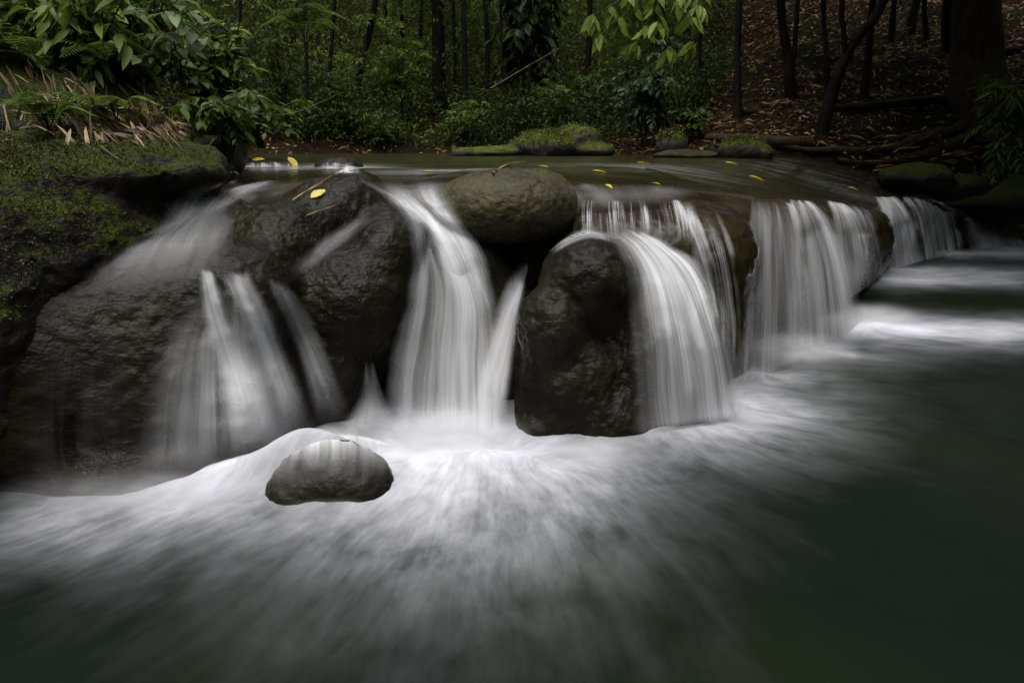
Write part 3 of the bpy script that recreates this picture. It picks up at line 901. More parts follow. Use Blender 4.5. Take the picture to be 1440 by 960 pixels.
def plant(name, label, base, height, spread, nstem, twigs, per, ll, lw, kind, fine=False, droop=0.35, lean=(0, 0, 0), cat="shrub", group=None, stem_r=0.012, low=0.25, parent=None):
    base = np.asarray(base, float)
    tl, pos, dr = [], [], []
    for s in range(nstem):
        az = rng.random() * 2 * math.pi
        out = spread * (0.3 + 0.7 * rng.random())
        h = height * (0.65 + 0.4 * rng.random())
        tip = base + np.array([math.cos(az) * out, math.sin(az) * out, h]) + np.array(lean)
        mid = base + (tip - base) * 0.5 + np.array([-math.cos(az) * out * .2, -math.sin(az) * out * .2, h * .12])
        path = spline([base + rng.normal(0, .04, 3) * [1, 1, 0], mid, tip], 12)
        tl.append(tube(path, np.linspace(stem_r, stem_r * .3, 12), 5))
        for q in range(twigs):
            t = low + (1 - low) * rng.random()
            k = min(11, int(t * 11))
            p0 = path[k]
            a2 = rng.random() * 2 * math.pi
            ln = spread * (0.25 + 0.45 * rng.random()) * (1.15 - 0.6 * t)
            dv = np.array([math.cos(a2), math.sin(a2), 0.35 - droop * rng.random()])
            p1 = p0 + dv * ln * .55 + np.array([0, 0, .05 * ln]); p2 = p0 + dv * ln + np.array([0, 0, -droop * .5 * ln])
            tp = spline([p0, p1, p2], 8)
            tl.append(tube(tp, np.linspace(stem_r * .4, stem_r * .15, 8), 4))
            for w in range(per):
                f = 0.2 + 0.8 * (w + rng.random()) / per
                kk = min(6, int(f * 7)); fr = f * 7 - kk
                pp = tp[kk] * (1 - fr) + tp[kk + 1] * fr
                side = np.cross(dv, [0, 0, 1.0]) * (1 if w % 2 else -1)
                d = unit(dv * .7 + side * .8 + np.array([0, 0, -droop * (0.3 + rng.random())]) + rng.normal(0, .25, 3))
                pos.append(pp); dr.append(d)
    n = len(pos)
    root = empty(name, base)
    tag(root, label, cat, group)
    link("stems", tubes_mesh("stems", tl), M['stem'], root)
    sz = 0.6 + 0.6 * rng.random(n)
    ups = unit(np.array([0, 0, 1.0]) + rng.normal(0, .35, (n, 3)))
    link("leaves", leaves_mesh("leaves", pos, dr, ups, ll * sz, lw * sz, tints(kind, n), fine), M['leaf'], root)
    return root

def fern(name, label, base, length, nfr, kind, group=None, lean=(0, 0, 0)):
    base = np.asarray(base, float)
    tl, pos, dr, ln = [], [], [], []
    for s in range(nfr):
        az = rng.random() * 2 * math.pi
        L = length * (0.7 + 0.4 * rng.random())
        o = np.array([math.cos(az), math.sin(az), 0])
        path = spline([base, base + o * L * .45 + np.array([0, 0, L * .55]) + np.array(lean) * .5, base + o * L + np.array([0, 0, L * .35]) + np.array(lean)], 26)
        tl.append(tube(path, np.linspace(.004, .0012, 26), 4))
        for k in range(5, 26):
            t = k / 25
            w = L * 0.22 * math.sin(math.pi * (0.15 + 0.85 * t)) + .01
            fw = unit(path[min(k + 1, 25)] - path[k - 1])
            sd_ = unit(np.cross(fw, [0, 0, 1.0]))
            for sg in (1, -1):
                pos.append(path[k]); dr.append(unit(sd_ * sg + fw * .35 + np.array([0, 0, -.15]))); ln.append(w)
    n = len(pos); ln = np.array(ln)
    root = empty(name, base)
    tag(root, label, "fern", group)
    link("stems", tubes_mesh("stems", tl), M['stem'], root)
    link("fronds", leaves_mesh("fronds", pos, dr, np.tile([0, 0, 1.0], (n, 1)), ln, ln * .26 + .006, tints(kind, n), True, .12), M['leaf'], root)
    return root

def tree(label, bpx, pts, wpx, top=8.0, bark='bark', crown=(1.4, 240), ckind='dark', name="tree", fork=None, lean=None, flare=1.25, group=None):
    """bpx = foot of the trunk in the photo (found on the ground); pts = further points of the trunk there"""
    b = on_ground(*bpx)
    Y = b[1]
    rad = wpx * 0.5 * (Y * CP) / FPX
    path = [b - np.array([0, 0, .25]), b] + [at(p[0], p[1], Y) for p in pts]
    e = path[-1]; dv = unit(e - path[-2])
    path.append(e + np.array([dv[0] * .6, dv[1] * .6, 1]) * (top - e[2]) * .5)
    path.append(np.array([path[-1][0] + dv[0] * .4, path[-1][1], top]))
    P = spline(path, 46)
    rr = np.interp(np.linspace(0, 1, 46), [0, .08, .16, .5, 1], [rad * flare * 1.15, rad * flare, rad, rad * .85, rad * .35])
    root = empty(name, b)
    tag(root, label, "tree", group)
    tl = [tube(P, rr, 14, .22, int(bpx[0]))]
    if fork:
        f = [at(p[0], p[1], Y) for p in fork]
        f.append(f[-1] + np.array([0, .2, 2.0]))
        fp = spline(f, 20)
        tl.append(tube(fp, np.linspace(rad * .6, rad * .25, 20), 10, .2, 3))
    tp = P[-1]
    R, nl = crown
    cl = tp + rng.normal(0, 1, (14, 3)) * np.array([R * .55, R * .55, .5])
    for c in cl[:7]:
        tl.append(tube(spline([P[38], (P[38] + c) / 2 + [0, 0, .2], c], 8), np.linspace(rad * .35, rad * .1, 8), 5))
    link("trunk", tubes_mesh("trunk", tl), M[bark], root)
    pos = np.repeat(cl, nl // 14, 0); n = len(pos)
    pos = pos + rng.normal(0, 1, (n, 3)) * np.array([R * .36, R * .36, .35])
    dr = unit(rng.normal(0, 1, (n, 3)) + [0, 0, -.4])
    link("crown", leaves_mesh("crown", pos, dr, unit(rng.normal(0, .5, (n, 3)) + [0, 0, 1]), .22 + .12 * rng.random(n), .11 + .05 * rng.random(n), tints(ckind, n)), M['leaf'], root)
    return root, P, rad

# ------------------------------------------------------------------ trees
tree("thick straight dark trunk in the middle of the wood", (617, 166), [(617, 90), (615, 0)], 18)
tree("slender bent trunk left of the thick middle trunk", (500, 168), [(503, 120), (516, 60), (528, 0)], 9)
tree("straight slim trunk just right of the thick middle trunk", (655, 185), [(654, 100), (652, 0)], 8)
tree("thin pole-like trunk behind the slim trunk beside the thick one", (640, 160), [(640, 90), (637, 0)], 5)
tree("short thin dark sapling above the long mossy rock", (714, 196), [(711, 150), (706, 90), (704, 0)], 4)
tree("far pale slim trunk between the bent and the thick trunk", (566, 120), [(566, 60), (564, 0)], 6)
tree("thin greenish pole trunk in the left thicket", (434, 200), [(432, 120), (428, 0)], 5)
for bp, pp, w_, lab in [((335, 196), [(333, 100), (338, 0)], 5, "thin pale stem at the left end of the thicket"),
                        ((462, 188), [(464, 100), (470, 0)], 6, "straight thin trunk left of the slender bent trunk"),
                        ((540, 150), [(546, 80), (541, 0)], 5, "wavy thin stem right of the slender bent trunk"),
                        ((592, 140), [(590, 70), (594, 0)], 6, "slim trunk close on the left of the thick middle trunk"),
                        ((684, 165), [(686, 80), (683, 0)], 7, "slim dark trunk just left of the drooping sapling"),
                        ((775, 150), [(770, 70), (774, 0)], 6, "slim trunk rising right of the drooping sapling"),
                        ((822, 150), [(828, 70), (830, 0)], 8, "dark trunk behind the left side of the hanging bright leaves"),
                        ((985, 150), [(983, 80), (988, 0)], 6, "thin dark trunk right of the hanging bright leaves")]:
    tree(lab, bp, pp, w_)
hb, hbP, _ = tree("leaning dark trunk behind the bright hanging leaves", (950, 138), [(944, 100), (936, 45), (926, 0)], 10, top=6.5)
tree("thin upright trunk at the left end of the fallen log", (1037, 166), [(1037, 80), (1040, 0)], 9)
tree("dark trunk leaning left on the slope with two stems", (1113, 135), [(1106, 70), (1098, 0)], 12, fork=[(1112, 130), (1117, 70), (1122, 0)])
tree("crooked dark tree leaning right over the roots with a forked top", (1156, 186), [(1170, 130), (1190, 78), (1212, 45), (1246, -5)], 13, fork=[(1188, 82), (1186, 40), (1184, 0)], flare=1.5)
tree("thin straight stem behind the crooked leaning tree", (1164, 132), [(1162, 70), (1158, 0)], 6)
tree("slim trunk right of the crooked leaning tree", (1214, 140), [(1220, 90), (1228, 0)], 9)
tree("far slim trunk high on the slope beside a thicker one", (1253, 58), [(1256, 25), (1258, 0)], 7)
tree("far trunk leaning right high on the slope", (1280, 48), [(1285, 20), (1292, -10)], 11)
tree("thin far stem right of the leaning slope trunk", (1303, 55), [(1301, 25), (1300, 0)], 6)
tree("dark trunk partly hidden beside the big tree", (1332, 72), [(1332, 30), (1333, 0)], 12)
big, bigP, bigR = tree("massive brown trunk of the big tree on the right bank", (1378, 178), [(1373, 110), (1372, 50), (1372, 0)], 58, top=9, bark='bark_brown', crown=(3.2, 3000), flare=1.45)
def root_of(pts, r0, r1):
    P = spline([on_ground(p[0], p[1]) + np.array([0, 0, r1 * 1.2]) if k else at(*p) for k, p in enumerate(pts)], 40)
    P = P + 0.05 * np.stack([fbm(P * 1.7 + k * 9, 2, 5) for k in range(3)], -1)
    v, f = tube(P, np.interp(np.linspace(0, 1, 40), [0, .12, 1], [r0 * 1.8, r0, r1]), 10, .45, 9)
    link("root", mesh_np("root", v, [f]), M['bark_brown'], big)
bY = bigP[4][1]
root_of([(1365, 178, bY - .1), (1310, 196, bY - .6), (1240, 212, bY - .9), (1160, 213, bY - .8), (1085, 208, bY - .6)], .085, .035)
root_of([(1375, 182, bY - .2), (1335, 208, bY - .8), (1285, 224, bY - 1.1), (1225, 232, bY - 1.2), (1175, 226, bY - 1.1)], .085, .03)
root_of([(1350, 185, bY - .1), (1290, 190, bY - .3), (1230, 205, bY - .5)], .06, .025)
root_of([(1395, 180, bY - .2), (1440, 215, bY - .7), (1480, 240, bY - 1.0)], .14, .05)
# fallen log and broken branches on the slope
def log(label, pts, r0, r1, name="fallen_log", mat='bark', cat="log"):
    P = spline([p if len(p) == 3 and isinstance(p, np.ndarray) else at(*p) for p in pts], 30)
    v, f = tube(P, np.linspace(r0, r1, 30), 9, .18, 4)
    return tag(link(name, mesh_np(name, v, [f]), M[mat]), label, cat)
g1, g2 = on_ground(1045, 162), on_ground(1340, 146)
gm = on_ground(1190, 158)
log("long thin fallen log lying across the littered slope", [g1 + [0, 0, .04], gm + [0, 0, .06], g2 + [0, 0, .08]], .05, .07)
log("short rotten log at the water behind the mossy stones", [on_ground(995, 196) + [0, 0, .03], on_ground(1075, 204) + [0, 0, .05], on_ground(1140, 206) + [0, 0, .05]], .06, .09, mat='bark_brown')
log("dead branch lying beside the big trunk", [on_ground(1400, 78) + [0, 0, .05], on_ground(1480, 70) + [0, 0, .1]], .06, .06)

# hanging bright branch of the leaning tree
def hang(root, pts_list, ll, lw, kind, label, per=7):
    tl, pos, dr = [], [], []
    for pts in pts_list:
        P = spline([at(*p) for p in pts], 14)
        tl.append(tube(P, np.linspace(.012, .004, 14), 5))
        for k in range(4, 14, 3):
            for j in range(per):
                a = rng.random() * 2 * math.pi
                pos.append(P[k] + rng.normal(0, .02, 3))
                dr.append(unit(np.array([math.cos(a) * .55, math.sin(a) * .55, -0.8]) + rng.normal(0, .15, 3)))
    n = len(pos); sz = .7 + .5 * rng.random(n)
    b = link("branch", tubes_mesh("branch", tl), M['stem'], root)
    l = link("leaves", leaves_mesh("leaves", pos, dr, unit(rng.normal(0, .6, (n, 3)) + [0, -.6, .6]), ll * sz, lw * sz, tints(kind, n), True, .2), M['leaf'], root)
    l["label"] = label
hang(hb, [[(926, -60, 8.6), (900, 0, 8.4), (868, 30, 8.2), (845, 48, 8.1)], [(930, -60, 8.6), (920, 10, 8.3), (905, 40, 8.2), (895, 62, 8.1)],
          [(940, -60, 8.6), (955, -5, 8.2), (970, 22, 8.1), (975, 60, 8.0)], [(940, -60, 8.4), (900, -20, 8.3), (860, 8, 8.2), (832, 22, 8.1)],
          [(940, -60, 8.6), (975, -20, 8.3), (985, 10, 8.2)], [(935, -70, 8.6), (925, -10, 8.1), (930, 40, 8.0), (940, 70, 8.0)]], .21, .085, 'bright', "bright yellow-green hanging leaves", 8)

# ------------------------------------------------------------------ shrubs, ferns and herbs that can be told apart
plant("shrub", "broad-leaved green shrub on the left bank above the dry straw", at(225, 125, 5.3), 1.0, .62, 9, 9, 9, .12, .055, 'bright', True, .45, cat="shrub")
plant("shrub", "few-leaved sapling with big leaves paled by painted sky sheen standing out from the left shrubs", at(255, 135, 4.55), .78, .42, 6, 4, 4, .11, .062, 'pale', True, .5, stem_r=.007)
plant("herb", "small green herb hanging over the water at the end of the mossy shelf", at(322, 198, 4.25), .3, .32, 9, 6, 8, .085, .045, 'mid', True, .8, cat="herb", stem_r=.006)
plant("shrub", "long drooping lance-leaved plant at the top left above the straw", at(150, 120, 4.55), .75, .5, 9, 5, 6, .17, .05, 'light', True, .9, stem_r=.008)
plant("shrub", "dark large-leaved shrub in the top left corner", at(80, 75, 5.2), .9, .7, 9, 9, 9, .15, .06, 'light', True, .5)
plant("shrub", "small pale grey-green shrub at the end of the left bank", at(318, 185, 5.0), .75, .45, 7, 7, 8, .10, .06, 'light', True, .35)
plant("shrub", "low leafy herb spilling to the water right of the mossy stump", at(365, 208, 6.2), .6, .6, 9, 7, 8, .11, .055, 'mid', True, .5)
plant("shrub", "pale shrub hanging over the bank behind the small mossy stone", on_ground(905, 205), 1.5, .85, 10, 10, 12, .13, .06, 'blue', True, .6)
plant("shrub", "dense bush behind the long mossy rock", on_ground(790, 200), 1.3, .9, 10, 10, 12, .11, .045, 'mid', False, .5)
plant("shrub", "light green bush in front of the thick middle trunk", on_ground(565, 180), 2.2, 1.2, 12, 12, 14, .12, .045, 'light', False, .4)
plant("shrub", "dark drooping big-leaved sapling hanging over the middle of the stream", on_ground(740, 185), 3.4, 1.1, 8, 12, 12, .24, .10, 'dark', True, .9, low=.45)
plant("shrub", "feathery bush at the foot of the bent trunk", on_ground(480, 195), 1.6, .9, 12, 10, 14, .10, .025, 'mid', False, .4)
plant("shrub", "tall narrow-leaved thicket beside the greenish pole trunk", on_ground(400, 195), 2.8, .8, 12, 12, 14, .13, .03, 'mid', False, .6)
plant("shrub", "low green bush at the waterline under the slim trunk", on_ground(655, 205), .9, .9, 12, 9, 12, .08, .035, 'light', False, .4)
plant("shrub", "dark fringe bush at the far waterline under the bent trunk", on_ground(540, 208), .8, 1.0, 12, 9, 12, .08, .03, 'mid', False, .4)
plant("shrub", "leafy sprig beside the mossy stones at the foot of the slope", on_ground(970, 200), .6, .5, 7, 7, 10, .10, .05, 'mid', True, .5)
plant("shrub", "grassy dark plant at the foot of the big tree", at(1420, 190, 8.0), .7, .6, 10, 8, 10, .17, .03, 'mid', True, .6)
plant("shrub", "tangled dark plant on the right edge above the spill", at(1425, 245, 7.9), .5, .5, 9, 8, 10, .15, .03, 'mid', True, .6)
for px, py, Y, hh, kd, lab in [(30, 150, 4.4, .3, 'mid', "small leafy herb at the left edge among the straw"), (118, 120, 4.6, .4, 'light', "bright herb rising through the middle of the straw"),
                               (178, 140, 4.7, .4, 'mid', "broad-leaved herb at the upper edge of the straw"), (290, 165, 4.9, .45, 'mid', "leafy herb just behind the mossy stump")]:
    plant("herb", lab, at(px, py, Y), hh, .32, 7, 5, 7, .11, .05, kd, True, .5, cat="herb", stem_r=.006)
fern("fern", "large light fern arching over the straw on the left bank", at(60, 118, 4.5), .55, 12, 'light', lean=(.1, -.15, 0))
fern("fern", "small fern low on the left bank beside the shrub", at(150, 125, 4.5), .45, 10, 'mid')
fern("fern", "fern standing high in the left thicket with spread fronds", at(430, 62, 7.5), .55, 9, 'mid')

# ------------------------------------------------------------------ far undergrowth and canopy: masses nobody could count
def mass(name, label, cat, clumps, per, sig, ll, lw, kinds, squash=.7):
    c = np.repeat(clumps, per, 0); n = len(c)
    pos = c + rng.normal(0, 1, (n, 3)) * np.array([sig, sig, sig * squash])
    dr = unit(rng.normal(0, 1, (n, 3)) + [0, 0, -.35])
    ups = unit(rng.normal(0, .55, (n, 3)) + [0, -.25, 1])
    sz = .6 + .8 * rng.random(n)
    ck = np.array([np.array(GREENS[k]).mean(0) for k in kinds])
    cc = np.repeat(ck[rng.integers(0, len(kinds), len(clumps))] * (0.6 + .7 * rng.random((len(clumps), 1))), per, 0) * (0.7 + 0.6 * rng.random((n, 1)))
    return tag(link(name, leaves_mesh(name, pos, dr, ups, ll * sz, lw * sz, cc), M['leaf']), label, cat, kind="stuff")

near, far = [], []
while len(near) < 620 or len(far) < 2600:              # thicket beyond the far bank
    ang = rng.uniform(-.72, .30); r = 12.2 + 18 * rng.random() ** 1.3
    x, y = r * math.tan(ang) * .95, r
    if poly_dist(POOLS, np.array([x]), np.array([y]))[0] < .3: continue
    if fbm(np.array([[x * .6, y * .4, 3.3]]), 2, 44)[0] < -.2 and r < 20: continue
    if r < 16.5:
        if len(near) < 620: near.append((x, y, gz(x, y) + .05 + .75 * rng.random() ** 1.5))
    elif len(far) < 2600: far.append((x, y, gz(x, y) + .1 + 6.5 * rng.random() ** 1.1))
mass("undergrowth", "low dark green growth along the far bank", "undergrowth", np.array(near), 110, .24, .085, .036, ['dark', 'dark', 'mid', 'dark'])
mass("undergrowth", "tall dense green thicket filling the wood beyond the stream", "undergrowth", np.array(far), 80, .30, .13, .05, ['light', 'light', 'bright', 'bright', 'mid', 'mid'])
cl = []
while len(cl) < 260:
    x = rng.uniform(-7.5, -2.0); y = rng.uniform(4.4, 11)
    d_ = poly_dist(POOLS, np.array([x]), np.array([y]))[0]
    if d_ < .3: continue
    cl.append((x, y, gz(x, y) + .1 + 1.6 * rng.random() ** 1.5))
mass("undergrowth", "leafy undergrowth covering the left bank", "undergrowth", np.array(cl), 70, .22, .10, .045, ['dark', 'mid', 'light', 'mid'])
cl = []
while len(cl) < 900:                                   # out-of-view leaf roof to shade the wood, gaps left for light
    x, y = rng.uniform(-22, 26), rng.uniform(7, 34)
    if -7 < x < 3.0 and y < 15: continue
    if -9 < x < 2.0: continue
    cl.append((x, y, max(gz(x, y) + 5.0, 7.0) + 2.5 * rng.random()))
for _ in range(190):                                    # unseen branches added over the right bank to shade it
    x, y, z0 = rng.uniform(3.2, 12), rng.uniform(4.5, 11), 4.2
    cl.append((x, y, z0 + .12 * max(y - 4, 0) + 1.5 * rng.random()))
mass("canopy", "unseen dark leaf canopy shaped to shade the wood and right bank", "canopy", np.array(cl), 22, .75, .42, .24, ['dark', 'mid'], .35)

cl = []
while len(cl) < 1150:                                    # unseen leaf ring added behind and beside the viewer to block low sky
    a = rng.uniform(0, 2 * math.pi); x, y = 17 * math.cos(a), -1 + 13 * math.sin(a)
    if y > 5.5 and x < 12.5: continue
    cl.append((x * rng.uniform(.85, 1.15), y * rng.uniform(.85, 1.2) - (1 if y < 0 else 0), 15 * rng.random()))
mass("woodland_screen", "unseen leafy wood added round the lower pool to block low sky", "woodland_screen", np.array(cl), 40, .8, .55, .32, ['dark', 'mid'])

# leaf litter
def litter(name, label, xs, ys, ln, wd, colset, h=.015, flat=.5):
    n = len(xs)
    zs = ground_h(xs, ys) + h
    a = rng.random(n) * 2 * math.pi
    dr = np.stack([np.cos(a), np.sin(a), rng.normal(0, flat * .5, n)], -1)
    ups = unit(rng.normal(0, flat, (n, 3)) + [0, 0, 1])
    c = np.array(colset)[rng.integers(0, len(colset), n)] * (.5 + .9 * rng.random((n, 1)))
    return tag(link(name, leaves_mesh(name, np.stack([xs, ys, zs], -1), dr, ups, ln * (.6 + .8 * rng.random(n)), wd * (.6 + .8 * rng.random(n)), c, False, .3), M['leaf_dry']), label, "leaf litter", kind="stuff")
BR = [(.17, .10, .03), (.28, .17, .06), (.08, .045, .016), (.36, .24, .09), (.12, .065, .03)]
xs, ys = rng.uniform(1.5, 17, 60000), rng.uniform(8.5, 22, 60000)
k_ = poly_dist(POOLS, xs, ys) > .05
litter("leaf_litter", "brown dead leaves strewn over the right slope", xs[k_], ys[k_], .12, .035, BR)
xs, ys = rng.uniform(-6, 3, 9000), rng.uniform(11, 20, 9000)
k_ = poly_dist(POOLS, xs, ys) > .05
litter("leaf_litter", "dead leaves on the floor of the far wood", xs[k_], ys[k_], .12, .04, BR)

# ------------------------------------------------------------------ stones, stump, straw, twigs, yellow leaves
rock("mossy_rock", "long low mossy rock on the far bank in the middle", M['rock_moss2'], [(770, 208, 10.6, .58, .4, .25), (815, 200, 10.7, .36, .35, .25), (690, 215, 10.5, .6, .3, .10), (752, 200, 10.8, .26, .3, .17), (835, 212, 10.5, .3, .3, .13)], 6, .06, .07, 2.5, .012, 81, cat="rock", solid=False)
rock("mossy_rock", "small rounded mossy stone right of the long mossy rock", M['rock_moss2'], [(946, 205, 9.5, .21, .2, .19), (936, 200, 9.5, .1, .12, .14)], 5, .05, .03, 4, .01, 83, cat="rock", solid=False)
rock("flat_rock", "pale flat stone at the waterline beside the small mossy stone", M['rock_pale'], [(965, 219, 9.2, .45, .3, .07)], 5, .05, .03, 3, .01, 85, cat="rock", solid=False)
rock("mossy_rock", "mossy stone at the waterline where the big roots end", M['rock_moss2'], [(1045, 212, 8.9, .31, .3, .17), (1070, 216, 8.8, .16, .2, .12)], 5, .05, .04, 3.5, .01, 87, cat="rock", solid=False)
rock("rock", "dark rounded rock at the water under the big roots", M['rock_moss'], [(1290, 250, 8.3, .42, .4, .16), (1345, 262, 8.4, .4, .3, .14)], 6, .08, .06, 3, .01, 89, cat="rock", solid=False)
rock("rock", "dark low bank rock above the far right spill", M['rock_moss'], [(1420, 288, 8.9, .8, .5, .22), (1500, 270, 9, .8, .6, .4)], 6, .1, .08, 2, .01, 90, cat="rock", solid=False)
rock("tree_stump", "mossy leaning stump on the left bank behind the shelf", M['rock_moss'], [(250, 165, 4.5, .10, .12, .16), (275, 190, 4.4, .15, .15, .14), (295, 208, 4.3, .14, .16, .08), (240, 200, 4.6, .3, .3, .12)], 6, .08, .05, 5, .012, 92, cat="stump", solid=False)
rock("earth_bank", "dark earthy left bank under straw and ferns", M['rock_moss'], [(60, 195, 4.8, 1.3, .9, .48), (-150, 170, 4.6, 1.0, .9, .7), (190, 215, 4.9, .7, .6, .30)], 6, .2, .12, 2, .02, 97, cat="bank", solid=False)

# ------------------------------------------------------------------ small things laid on what is there
ALL_V += [V.reshape(-1, 3), np.stack([GX, GY, GZ], -1).reshape(-1, 3), np.stack([UX, UY, UZ], -1).reshape(-1, 3)]
ALL_F += [lt, np.vstack([(q := grid_faces(len(gx), len(gy)))[:, [0, 1, 2]], q[:, [0, 2, 3]]]), np.vstack([fa[:, [0, 1, 2]], fa[:, [0, 2, 3]]])]
o_, F_ = 0, []
for v_, f_ in zip(ALL_V, ALL_F):
    F_.append(f_ + o_); o_ += len(v_)
abvh = BVHTree.FromPolygons([tuple(x) for x in np.vstack(ALL_V)], np.vstack(F_).tolist())

def drop(px, py):
    h = abvh.ray_cast(CAMV, Vector(ray(px, py)).normalized())
    if h[0] is None: return at(px, py, 5), np.array([0, 0, 1.0])
    n = np.array(h[1])
    if n[2] < 0: n = -n
    return np.array(h[0]), n

# dry straw and bamboo sheaths on the left bank
pos, dr, up, ln, wd = [], [], [], [], []
for (cx, cy, sx, sy, n, ang) in [(120, 160, 50, 26, 90, -55), (170, 188, 40, 12, 90, -35), (218, 178, 24, 14, 110, -42), (238, 192, 16, 9, 60, -48), (40, 130, 35, 25, 30, -60), (20, 175, 18, 18, 14, 80), (75, 150, 30, 20, 25, -50)]:
    for _ in range(n):
        px, py = rng.normal(cx, sx), rng.normal(cy, sy)
        if py > 204 + rng.random() * 4: continue
        p, nn = drop(px, py)
        if p[1] > 7: continue
        a = math.radians(ang + rng.normal(0, 27))
        d = np.array([math.cos(a), -.25 + rng.normal(0, .3), math.sin(a)])
        d = unit(d - nn * (d @ nn) * .75)
        L_ = rng.uniform(.07, .32)
        pos.append(p + nn * rng.uniform(.01, .05) - d * L_ * .5); dr.append(d); up.append(unit(nn + rng.normal(0, .45, 3))); ln.append(L_); wd.append(rng.choice([.004, .007, .011, .018]))
n = len(pos)
c_ = np.array([(.27, .19, .085), (.16, .10, .042), (.38, .29, .15), (.08, .05, .022)])[rng.integers(0, 4, n)] * (.6 + .6 * rng.random((n, 1)))
tag(link("dry_straw", leaves_mesh("dry_straw", pos, dr, up, ln, wd, c_, True, .38), M['leaf_dry']), "pale brown dry bamboo sheaths and straw littering the left bank", "straw", kind="stuff")
pos, dr, up, ln, wd = [], [], [], [], []
for _ in range(420):
    px, py = rng.uniform(1200, 1440), rng.uniform(195, 285)
    p, nn = drop(px, py)
    if poly_dist(POOLS, p[0:1], p[1:2])[0] < 0 and p[2] < UP + .05: continue
    a = rng.random() * 6.28
    d = unit(np.array([math.cos(a), math.sin(a), .25]))
    pos.append(p + nn * .02); dr.append(d); up.append(unit(nn + rng.normal(0, .6, 3))); ln.append(rng.uniform(.1, .32)); wd.append(rng.uniform(.012, .035))
n = len(pos)
tag(link("dry_leaves", leaves_mesh("dry_leaves", pos, dr, up, ln, wd, np.array(BR)[rng.integers(0, 5, n)], True, .2), M['leaf_dry']), "dry brown blades scattered over the right bank", "dry leaves", kind="stuff")

# moss tufts standing on the mossy rocks
for o in [q for q in bpy.data.objects if q.type == 'MESH' and q.data.materials and q.data.materials[0] in (M['rock_moss'], M['rock_moss2']) and q.name.split('.')[0] in ("boulder", "mossy_rock", "tree_stump")]:
    me = o.data; nv = len(me.vertices)
    co = np.zeros(nv * 3, np.float32); no = np.zeros(nv * 3, np.float32)
    me.vertices.foreach_get("co", co); me.vertices.foreach_get("normal", no)
    co, no = co.reshape(-1, 3).astype(float), no.reshape(-1, 3).astype(float)
    w = no[:, 2] + fbm(co * 4.0, 4, 3) * 1.3
    idx = np.nonzero((w > .45) & (no[:, 1] < .75))[0]
    if len(idx) == 0: continue
    big_ = o.name.startswith("boulder")
    idx = rng.choice(idx, min(len(idx) * 2, 42000 if big_ else 4500))
    n = len(idx); sc = 1.0 if big_ else 2.2
    p = co[idx] + rng.normal(0, .006 * sc, (n, 3))
    dr = unit(no[idx] + rng.normal(0, .65, (n, 3)))
    l = sc * rng.uniform(.007, .018, n)
    c = np.array([(.035, .042, .005), (.055, .062, .008), (.02, .026, .004), (.075, .072, .012)])[rng.integers(0, 4, n)] * (.6 + .7 * rng.random((n, 1)))
    link("moss", leaves_mesh("moss", p, dr, rng.normal(0, 1, (n, 3)), l, l * .45, c * (1.0 if big_ else 2.2)), M['leaf_dry'], o)

fern("fern", "low fern hanging over the straw near the left edge", drop(70, 185)[0], .3, 9, 'mid')
fern("fern", "little fern sprouting from the straw below the broad-leaved shrub", drop(165, 172)[0], .26, 8, 'light')
# yellow leaves
YL = [(448, 273, .075, 60, "yellow leaf lying on the flat glossy rock"),
      (764, 235, .075, -20, "yellow leaf on the right shoulder of the round pale boulder"),
      (843, 242, .085, 0, "broad yellow leaf floating just behind the ledge"),
      (856, 263, .05, -60, "small yellow leaf stuck on the ledge film above the threads"),
      (922, 259, .055, -40, "small yellow leaf on the ledge near its rounded corner"),
      (603, 242, .055, 10, "yellow leaf floating left of the round pale boulder"),
      (332, 235, .075, 10, "yellow leaf at the left side of the small wet stone in the stream"),
      (362, 226, .11, -10, "yellow leaf on top of the small wet stone in the stream"),
      (412, 230, .11, -35, "long yellow leaf right of the small wet stone in the stream"),
      (1065, 252, .13, -10, "yellow leaf blurred on the brown dam top behind the bay"),
      (1200, 266, .10, -15, "yellow leaf far along the brown dam top"),
      (1030, 231, .12, 0, "yellow leaf drifting near the right shore stones"),
      (905, 230, .10, 0, "faint yellow leaf drifting on the dark stream")]
for px, py, L_, ang, lab in YL:
    L_ *= 1.35
    p, nn = drop(px, py)
    a = math.radians(ang)
    d = unit(np.array([math.cos(a), math.sin(a), 0.0])); d = unit(d - nn * (d @ nn))
    me = leaves_mesh("yellow_leaf", [p + nn * .006 - d * L_ * .5], [d], [nn], [L_], [L_ * .5], [(.62, .50, .03)], True, .06)
    tag(link("yellow_leaf", me, M['leaf_yellow']), lab, "leaf", "yellow leaves fallen on the stream")

# twigs and thin branches
def twig(label, pts, r, mat='twig', lift=.008, name="twig", cat="twig"):
    P = []
    for p in pts:
        if len(p) == 3: P.append(at(*p))
        else:
            q_, nn = drop(*p); P.append(q_ + nn * (r + lift))
    P = spline(P, 16)
    return tag(link(name, tubes_mesh(name, [tube(P, np.linspace(r, r * .45, 16), 6)]), M[mat]), label, cat)
twig("tan twig slanting across the flat glossy rock above its leaf", [(413, 285), (432, 272), (455, 260)], .005, 'straw')
twig("second tan twig crossing the first on the flat glossy rock", [(418, 280), (440, 266), (468, 250)], .004, 'straw')
twig("short tan sprig low on the flat glossy rock", [(430, 306), (452, 297), (474, 290)], .004, 'straw')
twig("dry tan twig lying over the crown of the round pale boulder", [(693, 247), (712, 234), (738, 229)], .006, 'straw')
twig("second dry twig beside the first on the round pale boulder", [(697, 243), (720, 231), (745, 229)], .004, 'straw')
twig("pale twig lying on the green shelf", [(138, 209), (158, 222), (177, 232)], .006)
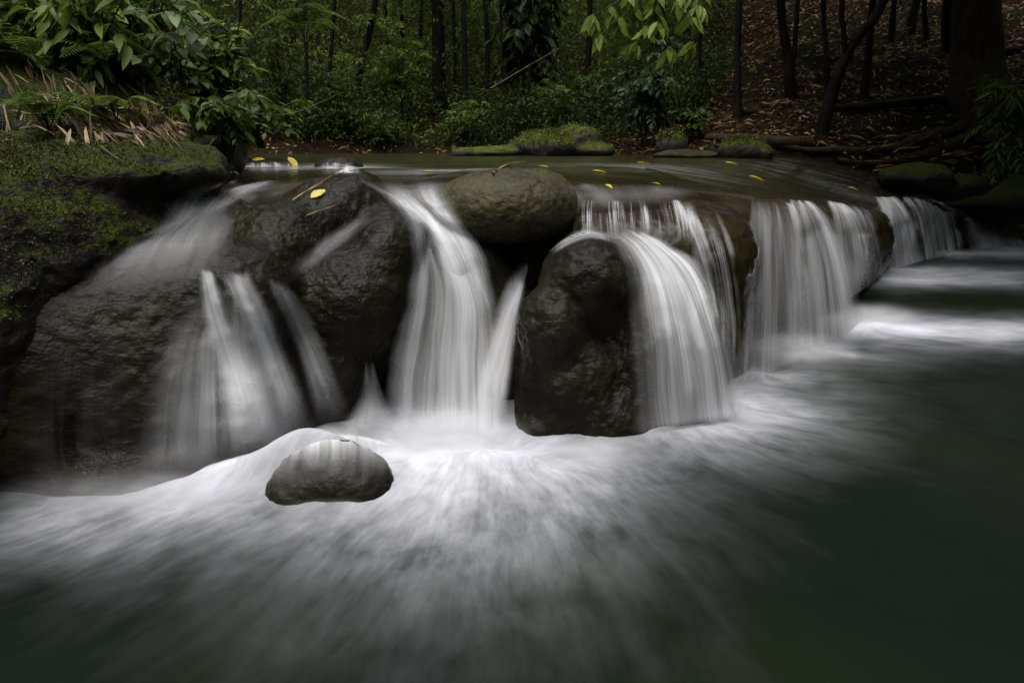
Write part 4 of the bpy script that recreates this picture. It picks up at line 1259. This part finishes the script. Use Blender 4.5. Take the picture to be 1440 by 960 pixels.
twig("long thin bare branch reaching right from the left bank", [(292, 170, 5.0), (345, 160, 5.3), (410, 160, 5.6), (482, 130, 5.9)], .008, cat="branch", name="branch")
twig("forked bare branch on the left bank pointing up", [(285, 165, 4.8), (325, 140, 5.0), (380, 125, 5.2)], .010, cat="branch", name="branch")
twig("thin dead stick rising above the mossy stump", [(288, 180, 4.7), (312, 150, 4.8), (330, 135, 4.9)], .007, cat="stick", name="stick")
twig("bare stick leaning over the thicket behind the long mossy rock", [(690, 125, 12.5), (740, 95, 12.6), (787, 68, 12.8)], .02, cat="stick", name="stick")

# ------------------------------------------------------------------ spray hanging over the foot of the falls
def mist(label, c, r, dens):
    m, nt, out = new_mat("spray_mist")
    L = nt.links
    tc = N(nt, "ShaderNodeTexCoord")
    g = N(nt, "ShaderNodeTexGradient", gradient_type='QUADRATIC_SPHERE')
    L.new(tc.outputs["Object"], g.inputs[0])
    n = noise(nt, tc.outputs["Object"], 1.8, 3, 0.6)
    d = mth(nt, 'MULTIPLY', g.outputs["Fac"], maprange(nt, n, 0.3, 0.7, 0.3, 1.5))
    v = N(nt, "ShaderNodeVolumePrincipled")
    v.inputs["Color"].default_value = (.95, .95, .97, 1)
    v.inputs["Anisotropy"].default_value = 0.1
    L.new(mth(nt, 'MULTIPLY', d, dens), v.inputs["Density"])
    L.new(v.outputs[0], out.inputs["Volume"])
    vv, ff = ico(3)
    o = link("spray_mist", mesh_np("spray_mist", vv * 1.02, [ff]), m)
    o.location = Vector(c); o.scale = r
    return tag(o, label, "mist", kind="stuff")
mist("soft white spray at the foot of the main cascade", onz(630, 622) + [0, 0, .02], (.42, .26, .17), 26)
mist("soft white spray under the left fan of water", onz(320, 655) + [0, 0, .0], (.38, .22, .13), 15)
mist("soft white spray at the foot of the curling curtain", onz(985, 585) + [0, 0, .02], (.32, .24, .13), 10)
mist("thin low spray along the foot of the left rock shelf", onz(170, 700) + [0, 0, .0], (.60, .22, .13), 15)
mist("thin low spray in front of the middle boulder", onz(830, 645) + [0, 0, .0], (.42, .15, .09), 22)
mist("soft spray rolling over the top of the low domed rock", at(462, 632, 2.46), (.27, .13, .085), 16)
mist("thin foam mist round the front of the low domed rock", onz(455, 722), (.30, .11, .045), 16)
mist("soft white spray under the wide grey curtain", onz(1120, 500) + [0, 0, .02], (.42, .4, .16), 9)
mist("soft white spray where the arching fan lands", onz(1225, 452) + [0, 0, .02], (.45, .3, .15), 14)
